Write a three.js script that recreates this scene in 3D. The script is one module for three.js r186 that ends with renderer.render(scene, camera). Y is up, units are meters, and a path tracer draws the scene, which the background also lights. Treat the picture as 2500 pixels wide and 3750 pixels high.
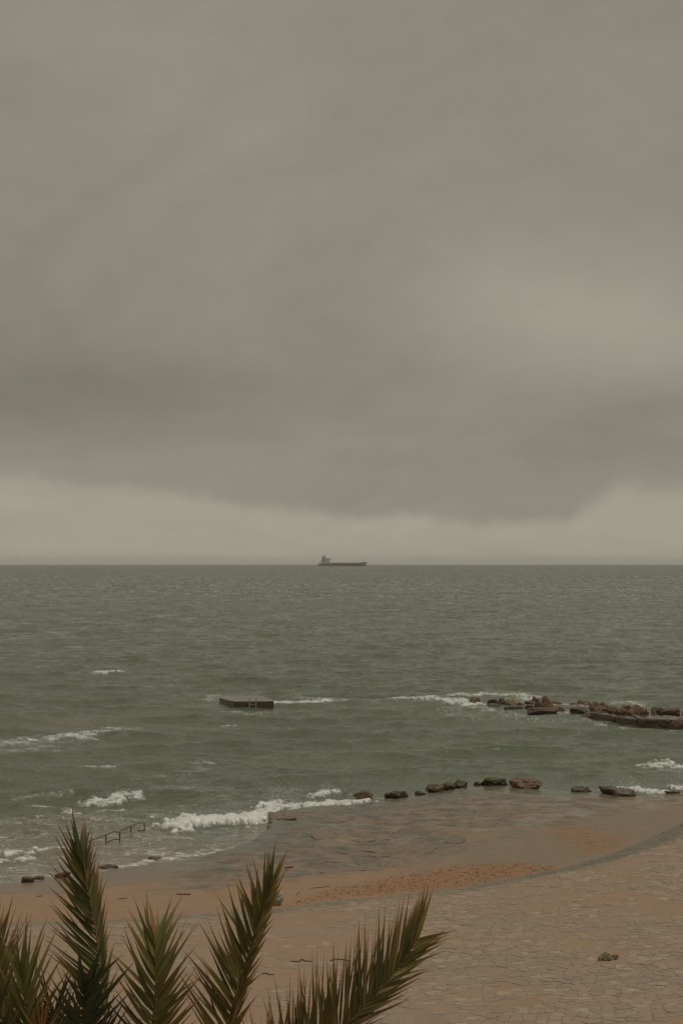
import * as THREE from 'three';
import { mergeGeometries } from 'three/addons/utils/BufferGeometryUtils.js';
import { createNoise2D, createNoise3D } from 'simplex-noise';

// ---------------------------------------------------------------- camera, sky, sun, exposure
const FPX = 5151, IMG_W = 2500, IMG_H = 3750, EYE = 15, HORIZON = 2057;
const PITCH = Math.atan((HORIZON - IMG_H / 2) / FPX);
const scene = new THREE.Scene();
const camera = new THREE.PerspectiveCamera(2 * Math.atan(IMG_H / 2 / FPX) * 180 / Math.PI, IMG_W / IMG_H, 0.5, 40000);
camera.position.set(0, EYE, 0);
camera.rotation.x = PITCH;
scene.add(camera);

const renderer = new THREE.WebGLRenderer({ antialias: true });
renderer.toneMapping = THREE.LinearToneMapping;
renderer.toneMappingExposure = 1.0;
renderer.shadowMap.enabled = true;

function rng(seed) { let s = seed | 0; return () => { s = (s + 0x6d2b79f5) | 0; let t = Math.imul(s ^ (s >>> 15), 1 | s); t = (t + Math.imul(t ^ (t >>> 7), 61 | t)) ^ t; return ((t ^ (t >>> 14)) >>> 0) / 4294967296; }; }
const n2 = createNoise2D(rng(11)), n3 = createNoise3D(rng(12)), n2b = createNoise2D(rng(13));
const clamp = (x, a = 0, b = 1) => Math.min(b, Math.max(a, x));
const lerp = (a, b, t) => a + (b - a) * t;
const sstep = (a, b, x) => { const t = clamp((x - a) / (b - a)); return t * t * (3 - 2 * t); };
const fbm = (f, x, y, o = 4) => { let s = 0, a = 0.5, k = 1; for (let i = 0; i < o; i++) { s += a * f(x * k, y * k); a *= 0.5; k *= 2.03; } return s; };
const lin = (c) => { c /= 255; return c <= 0.04045 ? c / 12.92 : Math.pow((c + 0.055) / 1.055, 2.4); };
const DEG = Math.PI / 180;

// overcast sky: stratus sheet over a paler band of clear-of-cloud air along the horizon
{
  const W = 3072, H = 1536, data = new Float32Array(W * H * 4);
  const g = (az, el, a0, e0, sa, se) => Math.exp(-(((az - a0) / sa) ** 2) - (((el - e0) / se) ** 2));
  const base = [139.5, 136, 122.3].map(lin), EDGE = [[-60, 3.2], [-30, 2.6], [-13.6, 3.05], [-11, 2.8], [-8, 2.42], [-3, 1.92], [0, 1.75], [5, 1.5], [8, 1.42], [9.3, 1.85], [10.2, 2.6], [11, 3.05], [13.6, 2.8], [25, 2.2], [60, 2.9]];
  for (let j = 0; j < H; j++) {
    const el = ((j + 0.5) / H - 0.5) * 180;
    if (el < -3) { for (let i = 0; i < W; i++) data.set([base[0] * 1.2, base[1] * 1.2, base[2] * 1.2, 1], (j * W + i) * 4); continue; }
    for (let i = 0; i < W; i++) {
      const az = ((i + 0.5) / W - 0.5) * 360 + 90;               // 0 = looking down -z
      const a = az > 180 ? az - 360 : az;
      const e = Math.max(el, 0);
      // noise on the sphere so that nothing pinches or seams
      const ca = Math.cos(a * DEG) * Math.cos(e * DEG), sa = Math.sin(a * DEG) * Math.cos(e * DEG), se = Math.sin(e * DEG);
      const k = 1 / (se + 0.16);                                 // project on the cloud ceiling
      const px = sa * k, pz = ca * k;
      const wx = px + 0.5 * n2b(px * 0.6, pz * 0.5 + 3), wz = pz + 0.5 * n2(px * 0.6 + 9, pz * 0.5);
      let v = 1 + 0.07 * fbm(n2, wx * 0.55 + 3.1, wz * 0.5, 3) + 0.075 * fbm(n2b, wx * 1.5, wz * 1.0 + 5, 5) + 0.035 * fbm(n2, (a + 0.7 * e) * 0.32, (e - 0.25 * a) * 0.6, 4);
      // pale gap under the cloud base
      const edge = zAt(EDGE, a) + 0.22 * n2(a * 0.16, 8.8) + 0.1 * n2(a * 0.5, 1.5) + 0.05 * n2(a * 1.3, e * 1.5);
      const gap = sstep(edge + 0.5 + 0.45 * sstep(-2, -12, a), edge - 0.18 - 0.5 * sstep(7, 10, a), e + 0.16 * fbm(n2b, a * 0.9, e * 1.6, 3));
      v += 0.08 * sstep(6.5, 2.2, e);
      v += 0.32 * gap * (1 - 0.06 * sstep(1.2, 0, e));
      v -= 0.07 * g(a, e, 7, 2.4, 6, 0.9) * (1 - gap);
      v -= 0.15 * g(a, e, -9.5, 6.7, 6.5, 1.5) + 0.07 * g(a, e, -12, 9.5, 6, 4);
      v += 0.31 * g(a, e, 9.5 , 9.4 - 0.12 * (a - 9.5), 7.5, 2.2) + 0.10 * g(a, e, 6, 12.5, 4, 3.2) + 0.12 * g(a, e, 13, 11.5, 4, 3);
      v -= 0.10 * g(a, e, 12, 6.4, 3.5, 0.9) + 0.08 * g(a, e, 11, 4.3, 4.5, 0.7);
      v += 0.06 * g(a, e, 12, 18, 3.5, 3) + 0.05 * g(a, e, -6, 19, 4.5, 3.5);
      v -= 0.05 * g(a, e, 0.5, 9, 4, 2.5);
      v *= 1 + 1.0 * sstep(20, 85, e);                          // an overcast sheet is brighter overhead
      const warm = 0.02 * sstep(8, 20, e) * sstep(6, -12, a) * sstep(-50, -10, a) + 0.006 * n2(px * 0.3, pz * 0.3 + 9) - 0.012 * gap;
      const o = (j * W + i) * 4;
      data[o] = base[0] * v * (1 + warm); data[o + 1] = base[1] * v; data[o + 2] = base[2] * v * (1 + 0.5 * warm); data[o + 3] = 1;
    }
  }
  const sky = new THREE.DataTexture(data, W, H, THREE.RGBAFormat, THREE.FloatType);
  sky.mapping = THREE.EquirectangularReflectionMapping; sky.magFilter = THREE.LinearFilter; sky.needsUpdate = true;
  scene.background = sky; scene.environment = sky;
}
const sun = new THREE.DirectionalLight(new THREE.Color(1, 0.94, 0.84), 1.1);
sun.position.set(50, 130, -60); sun.target.position.set(0, 0, -60);
sun.castShadow = true; sun.shadow.radius = 45; sun.shadow.mapSize.set(2048, 2048);
Object.assign(sun.shadow.camera, { left: -70, right: 70, top: 70, bottom: -70, near: 1, far: 400 });
scene.add(sun, sun.target);
scene.fog = new THREE.FogExp2(new THREE.Color(0.95, 0.93, 0.86), 5.5e-5);

// ---------------------------------------------------------------- helpers
const taken = {};
const numbered = (name) => { const n = taken[name] = (taken[name] ?? -1) + 1; return n ? `${name}_${String(n).padStart(3, '0')}` : name; };
const lit = (m) => { m.castShadow = m.receiveShadow = true; return m; };
function tag(o, label, category, group, kind) { o.userData.label = label; if (category) o.userData.category = category; if (group) o.userData.group = group; if (kind) o.userData.kind = kind; return o; }
function top(o, name) { o.name = numbered(name); scene.add(o); return o; }
function group(name, x = 0, y = 0, z = 0) { const g = new THREE.Group(); g.position.set(x, y, z); return top(g, name); }
function mesh(name, geo, mat, parent) { const m = lit(new THREE.Mesh(geo, mat)); m.name = name; parent.add(m); return m; }
const mat = (r, g, b, rough = 0.9, extra = {}) => new THREE.MeshStandardMaterial({ color: new THREE.Color().setRGB(r, g, b), roughness: rough, ...extra });
const vmat = (rough = 0.9, extra = {}) => new THREE.MeshStandardMaterial({ vertexColors: true, roughness: rough, ...extra });

// a direction in the world for a place in the photograph, and where it meets the height h or the ground
const cp = Math.cos(PITCH), sp = Math.sin(PITCH);
function ray(px, py) { const x = (px - IMG_W / 2) / FPX, y = (IMG_H / 2 - py) / FPX; return new THREE.Vector3(x, y * cp + sp, y * sp - cp); }
function gp(px, py, h = 0) { const r = ray(px, py); return r.multiplyScalar((h - EYE) / r.y).add(camera.position); }
function at(px, py, depth) { const r = ray(px, py); return r.multiplyScalar(depth / -r.z).add(camera.position); }
function toPx(x, y, z) { const dy = y - EYE, f = -(z * cp - dy * -sp), zz = dy * sp - z * cp, yy = dy * cp + z * sp; return [IMG_W / 2 + FPX * x / zz, IMG_H / 2 - FPX * yy / zz]; }

function polyDist(P, x, z) { let b = 1e9; for (let i = 0; i < P.length - 1; i++) { const [ax, az] = P[i], dx = P[i + 1][0] - ax, dz = P[i + 1][1] - az, t = clamp(((x - ax) * dx + (z - az) * dz) / (dx * dx + dz * dz)), ex = x - ax - t * dx, ez = z - az - t * dz, d = ex * ex + ez * ez; if (d < b) b = d; } return Math.sqrt(b); }
function zAt(P, x) { if (x <= P[0][0]) return P[0][1]; for (let i = 0; i < P.length - 1; i++) if (x <= P[i + 1][0]) return lerp(P[i][1], P[i + 1][1], (x - P[i][0]) / (P[i + 1][0] - P[i][0])); return P[P.length - 1][1]; }
const world = (list, h) => list.map(([px, py]) => { const p = gp(px, py, h); return [p.x, p.z]; });

const SHORE = world([[-2600, 3330], [-600, 3262], [0, 3224], [123, 3218], [230, 3203], [385, 3180], [562, 3152], [640, 3148], [700, 3141], [850, 3120], [931, 3087], [978, 3046], [992, 3012], [1006, 2984], [1100, 2972], [1200, 2960],
  [1322, 2944], [1452, 2922], [1560, 2905], [1690, 2882], [1810, 2872], [1926, 2880], [2040, 2902], [2130, 2895], [2241, 2905], [2327, 2905], [2450, 2900], [2700, 2895], [3600, 2885]], 0.15);
const FOOT = world([[-2600, 3450], [-600, 3392], [0, 3380], [373, 3371], [746, 3348], [985, 3331], [1229, 3296], [1446, 3279], [1700, 3250], [1899, 3214], [2040, 3182], [2121, 3160], [2246, 3125], [2354, 3079], [2500, 3011], [2620, 2960], [2800, 2925], [3600, 2910]], 0.85);

// signed distances kept on a grid: > 0 on land / on the paved slope
const GX0 = -62, GZ0 = -112, GS = 0.2, GNX = 660, GNZ = 680;
function field(P) { const f = new Float32Array(GNX * GNZ); for (let j = 0; j < GNZ; j++) for (let i = 0; i < GNX; i++) { const x = GX0 + i * GS, z = GZ0 + j * GS; f[j * GNX + i] = polyDist(P, x, z) * (z > zAt(P, x) ? 1 : -1); } return f; }
const fShore = field(SHORE), fFoot = field(FOOT);
function look(f, x, z) { const u = clamp((x - GX0) / GS, 0, GNX - 1.001), v = clamp((z - GZ0) / GS, 0, GNZ - 1.001), i = u | 0, j = v | 0, a = u - i, b = v - j, o = j * GNX + i; return lerp(lerp(f[o], f[o + 1], a), lerp(f[o + GNX], f[o + GNX + 1], a), b); }
const shoreD = (x, z) => (z < GZ0 ? z - GZ0 + look(fShore, x, GZ0) : look(fShore, x, z));
const footD = (x, z) => look(fFoot, x, z);
const edgeH = (x) => lerp(lerp(0.02, 0.36, sstep(-8.5, -5, x)), 0.1, sstep(-1.5, 1.6, x));

function ground(x, z) {
  const s0 = shoreD(x, z), p = footD(x, z), s = s0 + 0.12 * n2(x * 0.7, z * 0.7) * sstep(-6, -4, x);
  const e = edgeH(x), ledge = sstep(-8.5, -5, x);
  let h;
  if (p > 0) h = 0.85 + 0.12 * p + 0.03 * n2(x * 0.15, z * 0.15);
  else if (s > 0) {
    const u = s / (s - p + 1e-6);
    h = e + (0.85 - e) * Math.pow(u, lerp(0.95, 1.9, ledge)) + 0.05 * fbm(n2, x * 0.22, z * 0.22, 3) * sstep(0, 2, s) * sstep(0, 2, -p);
    { const q = 3.2 * fbm(n2b, x * 0.3 + 4, z * 0.55, 4), k = Math.floor(q); h += 0.034 * ledge * (k + sstep(0.78, 1, q - k)) * sstep(0.3, 1.5, s) * sstep(0.7, 0.5, u) * sstep(4, -2, x - 8); }   // thin beds of rock, one above another
    h += 0.025 * ledge * fbm(n2b, x * 0.9, z * 0.9, 3) * sstep(0, 0.6, s) * sstep(0, 3, -p);
  } else h = lerp(lerp(-0.02 + 0.11 * s, -0.9, sstep(-3, -14, s)), lerp(e, -0.7, sstep(0, -0.2, s)), ledge);
  if (z > -28) h = lerp(h, 8.2, sstep(-25, -16, z));
  return h;
}
function hit(px, py) { const r = ray(px, py); let t0 = 25, t1 = 25; for (; t1 < 140; t1 += 0.5) { const p = r.clone().multiplyScalar(t1).add(camera.position); if (p.y < ground(p.x, p.z)) break; t0 = t1; } for (let k = 0; k < 18; k++) { const m = (t0 + t1) / 2, p = r.clone().multiplyScalar(m).add(camera.position); if (p.y < ground(p.x, p.z)) t1 = m; else t0 = m; } const p = r.multiplyScalar(t1).add(camera.position); p.y = ground(p.x, p.z); return p; }
const onGround = (list) => list.map(([px, py]) => { const p = hit(px, py); return [p.x, p.z]; });
function inside(P, x, z) { let c = false; for (let i = 0, j = P.length - 1; i < P.length; j = i++) { const [xi, zi] = P[i], [xj, zj] = P[j]; if ((zi > z) !== (zj > z) && x < (xj - xi) * (z - zi) / (zj - zi) + xi) c = !c; } return c; }
const ring = (P) => [...P, P[0]];
const boxes = new Map();
function polyIn(P, x, z) {
  let b = boxes.get(P); if (!b) { const X = P.map((q) => q[0]), Z = P.map((q) => q[1]); b = [Math.min(...X) - 2, Math.max(...X) + 2, Math.min(...Z) - 2, Math.max(...Z) + 2, ring(P)]; boxes.set(P, b); }
  if (x < b[0] || x > b[1] || z < b[2] || z > b[3]) return -9;
  return polyDist(b[4], x, z) * (inside(P, x, z) ? 1 : -1);
}

// ---------------------------------------------------------------- ground: sand, wet rock shelf, sloping apron
const DEBRIS = [onGround([[1040, 3322], [1200, 3262], [1400, 3222], [1650, 3178], [1860, 3158], [2020, 3172], [2010, 3186], [1900, 3206], [1700, 3240], [1446, 3268], [1229, 3288]]),
  onGround([[2015, 3050], [2030, 3030], [2100, 3022], [2180, 3045], [2290, 3075], [2270, 3100], [2200, 3122], [2110, 3138], [2095, 3112]])];
const STRATA = [onGround([[1800, 3045], [1690, 3020], [1640, 3035], [1640, 3068], [1720, 3075], [1860, 3058]]), onGround([[2240, 2925], [2330, 2918], [2420, 2935], [2500, 2965], [2420, 2968], [2300, 2955]]),
  onGround([[1180, 3060], [1330, 3070], [1300, 3095], [1150, 3085]])];
const SANDY = [onGround([[1000, 3345], [1130, 3330], [1330, 3360], [1420, 3440], [1300, 3560], [1150, 3640], [1000, 3740], [700, 3760], [500, 3700], [560, 3480], [800, 3420]]),
  onGround([[2200, 3280], [2380, 3300], [2500, 3310], [2500, 3350], [2300, 3370], [2160, 3340]]), onGround([[-300, 3420], [300, 3440], [520, 3480], [480, 3760], [-300, 3760]])];
const sandOnPaving = (x, z) => { let m = -9; for (const P of SANDY) m = Math.max(m, polyIn(P, x, z)); return clamp(sstep(-1.4, 1.6, m + 1.5 * fbm(n2, x * 0.4, z * 0.4, 3)) + 0.75 * sstep(-0.02, 0.42, fbm(n2b, x * 0.2 + 7, z * 0.15, 4))); };
const SAND_RED = [0.295, 0.182, 0.112], SAND_PALE = [0.27, 0.19, 0.132], ROCK_WET = [0.145, 0.112, 0.08], ROCK_PINK = [0.215, 0.148, 0.102], ALGAE = [0.1, 0.098, 0.07], WRACK = [0.17, 0.075, 0.035];
const mix3 = (o, c, t) => { o[0] = lerp(o[0], c[0], t); o[1] = lerp(o[1], c[1], t); o[2] = lerp(o[2], c[2], t); };
function groundLook(x, z, out) {                                   // colour of the matter and how wet it is
  const s = shoreD(x, z), p = footD(x, z), ledge = sstep(-9.5, -6, x);
  const c = [...SAND_RED], big = fbm(n2, x * 0.16, z * 0.16, 3), mid = fbm(n2b, x * 0.8, z * 0.8, 4), fine = n2(x * 9, z * 9);
  let wet = 0;
  if (p <= 0) {
    const u = s / (s - p + 1e-6) + 0.07 * big;
    mix3(c, SAND_PALE, clamp(0.25 + 0.6 * big));
    mix3(c, [0.195, 0.15, 0.102], 0.85 * sstep(1, 8, x + 3 * big)); wet = 0.45 * sstep(2, 8, x);
    const beachWet = sstep(0.42, 0.28, u);                         // left beach: washed sand
    const rock = ledge * sstep(0.66, 0.5, u - 0.1 * sstep(2, 14, x) + 0.05 * mid);
    mix3(c, [0.17, 0.13, 0.09], beachWet * 0.85); wet = Math.max(wet, beachWet * 0.85);
    if (rock > 0) {
      const r = [...ROCK_WET];
      mix3(r, ROCK_PINK, clamp(0.35 + 1.5 * mid + 0.5 * sstep(0.15, 0.5, u)));
      mix3(r, ALGAE, clamp(0.75 * sstep(0.02, 0.4, fbm(n2, x * 0.3 + 20, z * 0.42, 4)) + 0.6 * sstep(0.22, 0.02, u)));
      mix3(c, r, rock); wet = lerp(wet, 0.55 + 0.4 * sstep(-0.1, 0.25, fbm(n2b, x * 0.35, z * 0.5, 3) + 0.5 * sstep(0.3, 0.05, u)), rock);
    }
    for (const P of STRATA) { const d = polyIn(P, x, z); if (d > -0.8) mix3(c, [0.23, 0.16, 0.095], sstep(-0.4, 0.3, d + 0.5 * mid) * 0.7); }
    const d0 = polyIn(DEBRIS[0], x, z), d1 = polyIn(DEBRIS[1], x, z);
    const rag = 0.9 * mid + 0.9 * fbm(n2, x * 0.5, z * 1.1, 3), w0 = sstep(-0.7, 0.7, d0 + rag), w1 = sstep(-0.7, 0.9, d1 + rag);
    mix3(c, [0.29, 0.155, 0.078], Math.max(0.85 * w0, 0.55 * w1)); wet *= 1 - 0.85 * Math.max(w0, w1);
    mix3(c, WRACK, 0.45 * w0 * sstep(0.0, 0.7, fbm(n2, x * 1.3 + z * 0.5, z * 2.6, 5) * 1.6 + 0.1));
    mix3(c, WRACK, 0.4 * w1 * sstep(0.1, 0.8, fbm(n2b, x * 1.5, z * 2.6, 5) * 1.6));
  } else {
    mix3(c, [0.3, 0.2, 0.132], 0.7); mix3(c, [0.27, 0.195, 0.14], clamp(0.3 + 0.9 * big));
    mix3(c, [0.175, 0.148, 0.108], sstep(2.0, 0.3, p + 1.2 * mid) * (1 - 0.4 * sandOnPaving(x, z)));   // greyer bedding along the foot
    const band = lerp(0.4, 1.8, sstep(5, 20, x)); mix3(c, [0.145, 0.128, 0.094], 0.85 * sstep(band + 0.35, band - 0.35, p + 0.5 * mid) * sstep(2, 8, x));
    wet = 0.05 + 0.25 * sstep(0.1, 0.5, big) + 0.3 * sstep(1.6, 0.3, p);
  }
  const k = 1 + 0.07 * fine + 0.1 * mid + 0.05 * n2b(x * 25, z * 25);
  out[0] = c[0] * k; out[1] = c[1] * k; out[2] = c[2] * k; out[3] = clamp(wet); out[4] = fine * 0.5 + n2b(x * 25, z * 25) * 0.5;
}
{
  const TX0 = -25, TX1 = 29, TZ0 = -100, TZ1 = -36, N = 2048, col = new Uint8Array(N * N * 4), rgh = new Uint8Array(N * N * 4), o = [0, 0, 0, 0, 0];
  const enc = (v) => 255 * clamp(v <= 0.0031308 ? v * 12.92 : 1.055 * Math.pow(v, 1 / 2.4) - 0.055);
  for (let j = 0; j < N; j++) for (let i = 0; i < N; i++) {
    const x = lerp(TX0, TX1, (i + 0.5) / N), z = lerp(TZ0, TZ1, (j + 0.5) / N), k = (j * N + i) * 4;
    groundLook(x, z, o);
    col[k] = enc(o[0]); col[k + 1] = enc(o[1]); col[k + 2] = enc(o[2]); col[k + 3] = 255;
    const r = 255 * lerp(0.95, 0.2, o[3]);
    rgh[k] = 128 + 100 * o[4] * (1 - 0.7 * o[3]); rgh[k + 1] = r; rgh[k + 2] = 0; rgh[k + 3] = 255;
  }
  const tex = (d) => { const t = new THREE.DataTexture(d, N, N, THREE.RGBAFormat); t.magFilter = THREE.LinearFilter; t.minFilter = THREE.LinearFilter; t.wrapS = t.wrapT = THREE.ClampToEdgeWrapping; t.needsUpdate = true; return t; };
  const cmap = tex(col), rmap = tex(rgh); cmap.colorSpace = THREE.SRGBColorSpace;
  const gm = new THREE.MeshStandardMaterial({ map: cmap, roughnessMap: rmap, roughness: 1, bumpMap: rmap, bumpScale: 0.02 });
  const xs = [], zs = [];
  for (let x = -60; x < -25; x += 1) xs.push(x); for (let x = -25; x < 29; x += 0.135) xs.push(x); for (let x = 29; x <= 62; x += 1) xs.push(x);
  for (let z = -110; z < -98; z += 1) zs.push(z); for (let z = -98; z < -37; z += 0.14) zs.push(z); for (let z = -37; z <= 14; z += 0.75) zs.push(z);
  const P = [], UV = [], I = [], nx = xs.length;
  for (const z of zs) for (const x of xs) { P.push(x, ground(x, z), z); UV.push((x - TX0) / (TX1 - TX0), (z - TZ0) / (TZ1 - TZ0)); }
  for (let j = 0; j < zs.length - 1; j++) for (let i = 0; i < nx - 1; i++) { const a = j * nx + i; I.push(a, a + nx, a + 1, a + 1, a + nx, a + nx + 1); }
  const geo = new THREE.BufferGeometry(); geo.setAttribute('position', new THREE.Float32BufferAttribute(P, 3)); geo.setAttribute('uv', new THREE.Float32BufferAttribute(UV, 2)); geo.setIndex(I); geo.computeVertexNormals();
  tag(top(lit(new THREE.Mesh(geo, gm)), 'beach'), 'reddish sand beach running into a wet flat rock shelf', 'beach', null, 'structure');
}

// ---------------------------------------------------------------- sea
const FOAM = [];                                                   // streaks of broken water: points, half width in m, strength, height of the lump
function streak(list, w, k, lump = 0) { const P = world(list.length > 1 ? list : [list[0], [list[0][0] + 4, list[0][1]]], 0.1), m = w * 2.2; FOAM.push({ P, w, k, lump, x0: Math.min(...P.map((q) => q[0])) - m, x1: Math.max(...P.map((q) => q[0])) + m, z0: Math.min(...P.map((q) => q[1])) - m * 1.5, z1: Math.max(...P.map((q) => q[1])) + m * 1.5 }); }
streak([[640, 3024], [700, 3012], [800, 3008], [880, 3006], [955, 2994]], 1.35, 1.5, 0.5);
streak([[560, 2985], [640, 2990], [700, 2985]], 0.9, 0.55, 0.1);
streak([[945, 2985], [1000, 2956], [1100, 2950], [1200, 2944], [1322, 2934]], 0.9, 1.25, 0.28);
streak([[965, 2952], [1015, 2944]], 0.7, 1.0, 0.35);
streak([[1150, 2918], [1190, 2902], [1240, 2898]], 0.8, 0.8, 0.3);
streak([[-200, 2745], [0, 2722], [120, 2706], [300, 2694], [430, 2668]], 2.6, 0.66, 0.12);
streak([[-200, 2775], [0, 2752], [160, 2738]], 3.2, 0.5, 0.06);
streak([[340, 2928], [400, 2930], [450, 2922], [485, 2916]], 0.95, 0.95, 0.3);
streak([[370, 2962], [440, 2952]], 0.5, 0.75, 0.12);
streak([[60, 2920], [180, 2914], [240, 2912]], 0.6, 0.5, 0.1);
streak([[130, 2945], [195, 2946]], 0.5, 0.7, 0.12);
streak([[240, 2960], [280, 2974]], 0.45, 0.75, 0.12);
streak([[-100, 3130], [0, 3127], [100, 3122], [240, 3106]], 0.6, 0.85, 0.16);
streak([[-100, 3156], [40, 3150], [110, 3138]], 0.55, 0.85, 0.16);
streak([[-100, 3020], [60, 3018], [120, 3005]], 0.8, 0.55, 0.1);
streak([[-60, 3080], [60, 3060], [240, 3050], [330, 3020]], 5.0, 0.5, 0.03);
streak([[-60, 3180], [80, 3175], [220, 3165], [330, 3140]], 2.6, 0.5, 0.02);
streak([[430, 3085], [560, 3060], [700, 3055], [860, 3060]], 3.0, 0.5, 0.03);
streak([[300, 2985], [420, 2975], [560, 2965], [680, 2950], [820, 2930]], 3.0, 0.4, 0.03);
streak([[600, 2880], [760, 2870], [900, 2880], [1060, 2900]], 3.0, 0.36, 0.02);
streak([[1350, 2590], [1500, 2592], [1640, 2600]], 3.5, 0.36, 0.02);
streak([[520, 3110], [640, 3125], [760, 3120], [860, 3098]], 1.3, 0.62, 0.04);
streak([[0, 3205], [120, 3200], [240, 3190]], 0.7, 0.6, 0.03);
streak([[400, 3168], [470, 3162], [560, 3140], [640, 3136]], 0.5, 0.75, 0.03);
streak([[1010, 2574], [1060, 2571], [1120, 2569], [1190, 2564]], 1.6, 1.1, 0.25);
streak([[1100, 2555], [1200, 2556], [1290, 2562]], 1.7, 0.55, 0.1);
streak([[760, 2562], [800, 2545], [850, 2542]], 1.4, 0.55, 0.08);
streak([[860, 2600], [920, 2612], [960, 2604]], 1.6, 0.55, 0.05);
streak([[1330, 2566], [1400, 2558], [1480, 2556]], 2.2, 0.55, 0.15);
streak([[1480, 2556], [1580, 2556], [1660, 2566], [1720, 2582]], 2.0, 0.95, 0.35);
streak([[1690, 2545], [1780, 2540], [1860, 2542], [1920, 2556]], 2.8, 0.8, 0.1);
streak([[1730, 2590], [1840, 2606], [1960, 2612], [2060, 2600]], 2.2, 0.6, 0.05);
streak([[2000, 2578], [2060, 2580], [2120, 2584]], 1.3, 0.95, 0.12);
streak([[1660, 2600], [1760, 2628], [1900, 2632], [2080, 2636]], 4.5, 0.43, 0.02);
streak([[2120, 2622], [2200, 2648], [2300, 2662], [2400, 2670], [2520, 2680]], 0.8, 0.6, 0.03);
streak([[2260, 2574], [2310, 2572], [2340, 2578]], 1.6, 0.6, 0.15);
streak([[2370, 2800], [2405, 2794], [2440, 2794], [2465, 2800]], 1.0, 0.95, 0.3);
streak([[2440, 2815], [2480, 2818]], 1.2, 0.5, 0.03);
streak([[2235, 2893], [2300, 2890], [2350, 2892], [2410, 2902]], 0.75, 1.15, 0.3);
streak([[2040, 2905], [2120, 2902], [2230, 2914]], 0.7, 0.7, 0.03);
streak([[2470, 2880], [2560, 2890], [2700, 2886]], 0.9, 0.95, 0.25);
streak([[372, 2464], [400, 2463], [425, 2461]], 1.6, 1.05, 0.2);
streak([[835, 2652], [845, 2651]], 0.9, 0.9, 0.15);
streak([[340, 2810], [400, 2806]], 0.8, 0.7, 0.1);
streak([[650, 2876], [690, 2890], [760, 2902]], 1.4, 0.5, 0.06);
streak([[540, 2846], [650, 2842], [740, 2812]], 1.5, 0.42, 0.06);
streak([[720, 2790], [770, 2792]], 0.7, 0.6, 0.08);
streak([[1290, 2905], [1380, 2918], [1450, 2922]], 0.6, 0.5, 0.02);
streak([[270, 2277], [320, 2278]], 2.4, 0.5, 0.1);
for (const [px, py] of [[1270, 2150], [2010, 2218], [870, 2192], [2120, 2130], [1640, 2240], [1990, 2330], [800, 2424], [1620, 2412], [560, 2362]]) streak([[px, py], [px + 26, py]], 0.8 + (2600 - py) / 300, 0.42, 0.06);

function foamAt(x, z) {
  let f = 0, lump = 0;
  for (const s of FOAM) {
    if (x < s.x0 || x > s.x1 || z < s.z0 || z > s.z1) continue;
    const wob = 0.95 * s.w * fbm(n2, x * 0.75 / s.w, z * 1.1 / s.w, 4), d = (polyDist(s.P, x, z) + wob) / s.w;
    if (d > 1.6) continue;
    const k = s.k * sstep(1.6, 0.0, d);
    f = Math.max(f, k); if (s.lump) lump = Math.max(lump, s.lump * sstep(1.2, 0.1, d));
  }
  return [f, lump];
}
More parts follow.
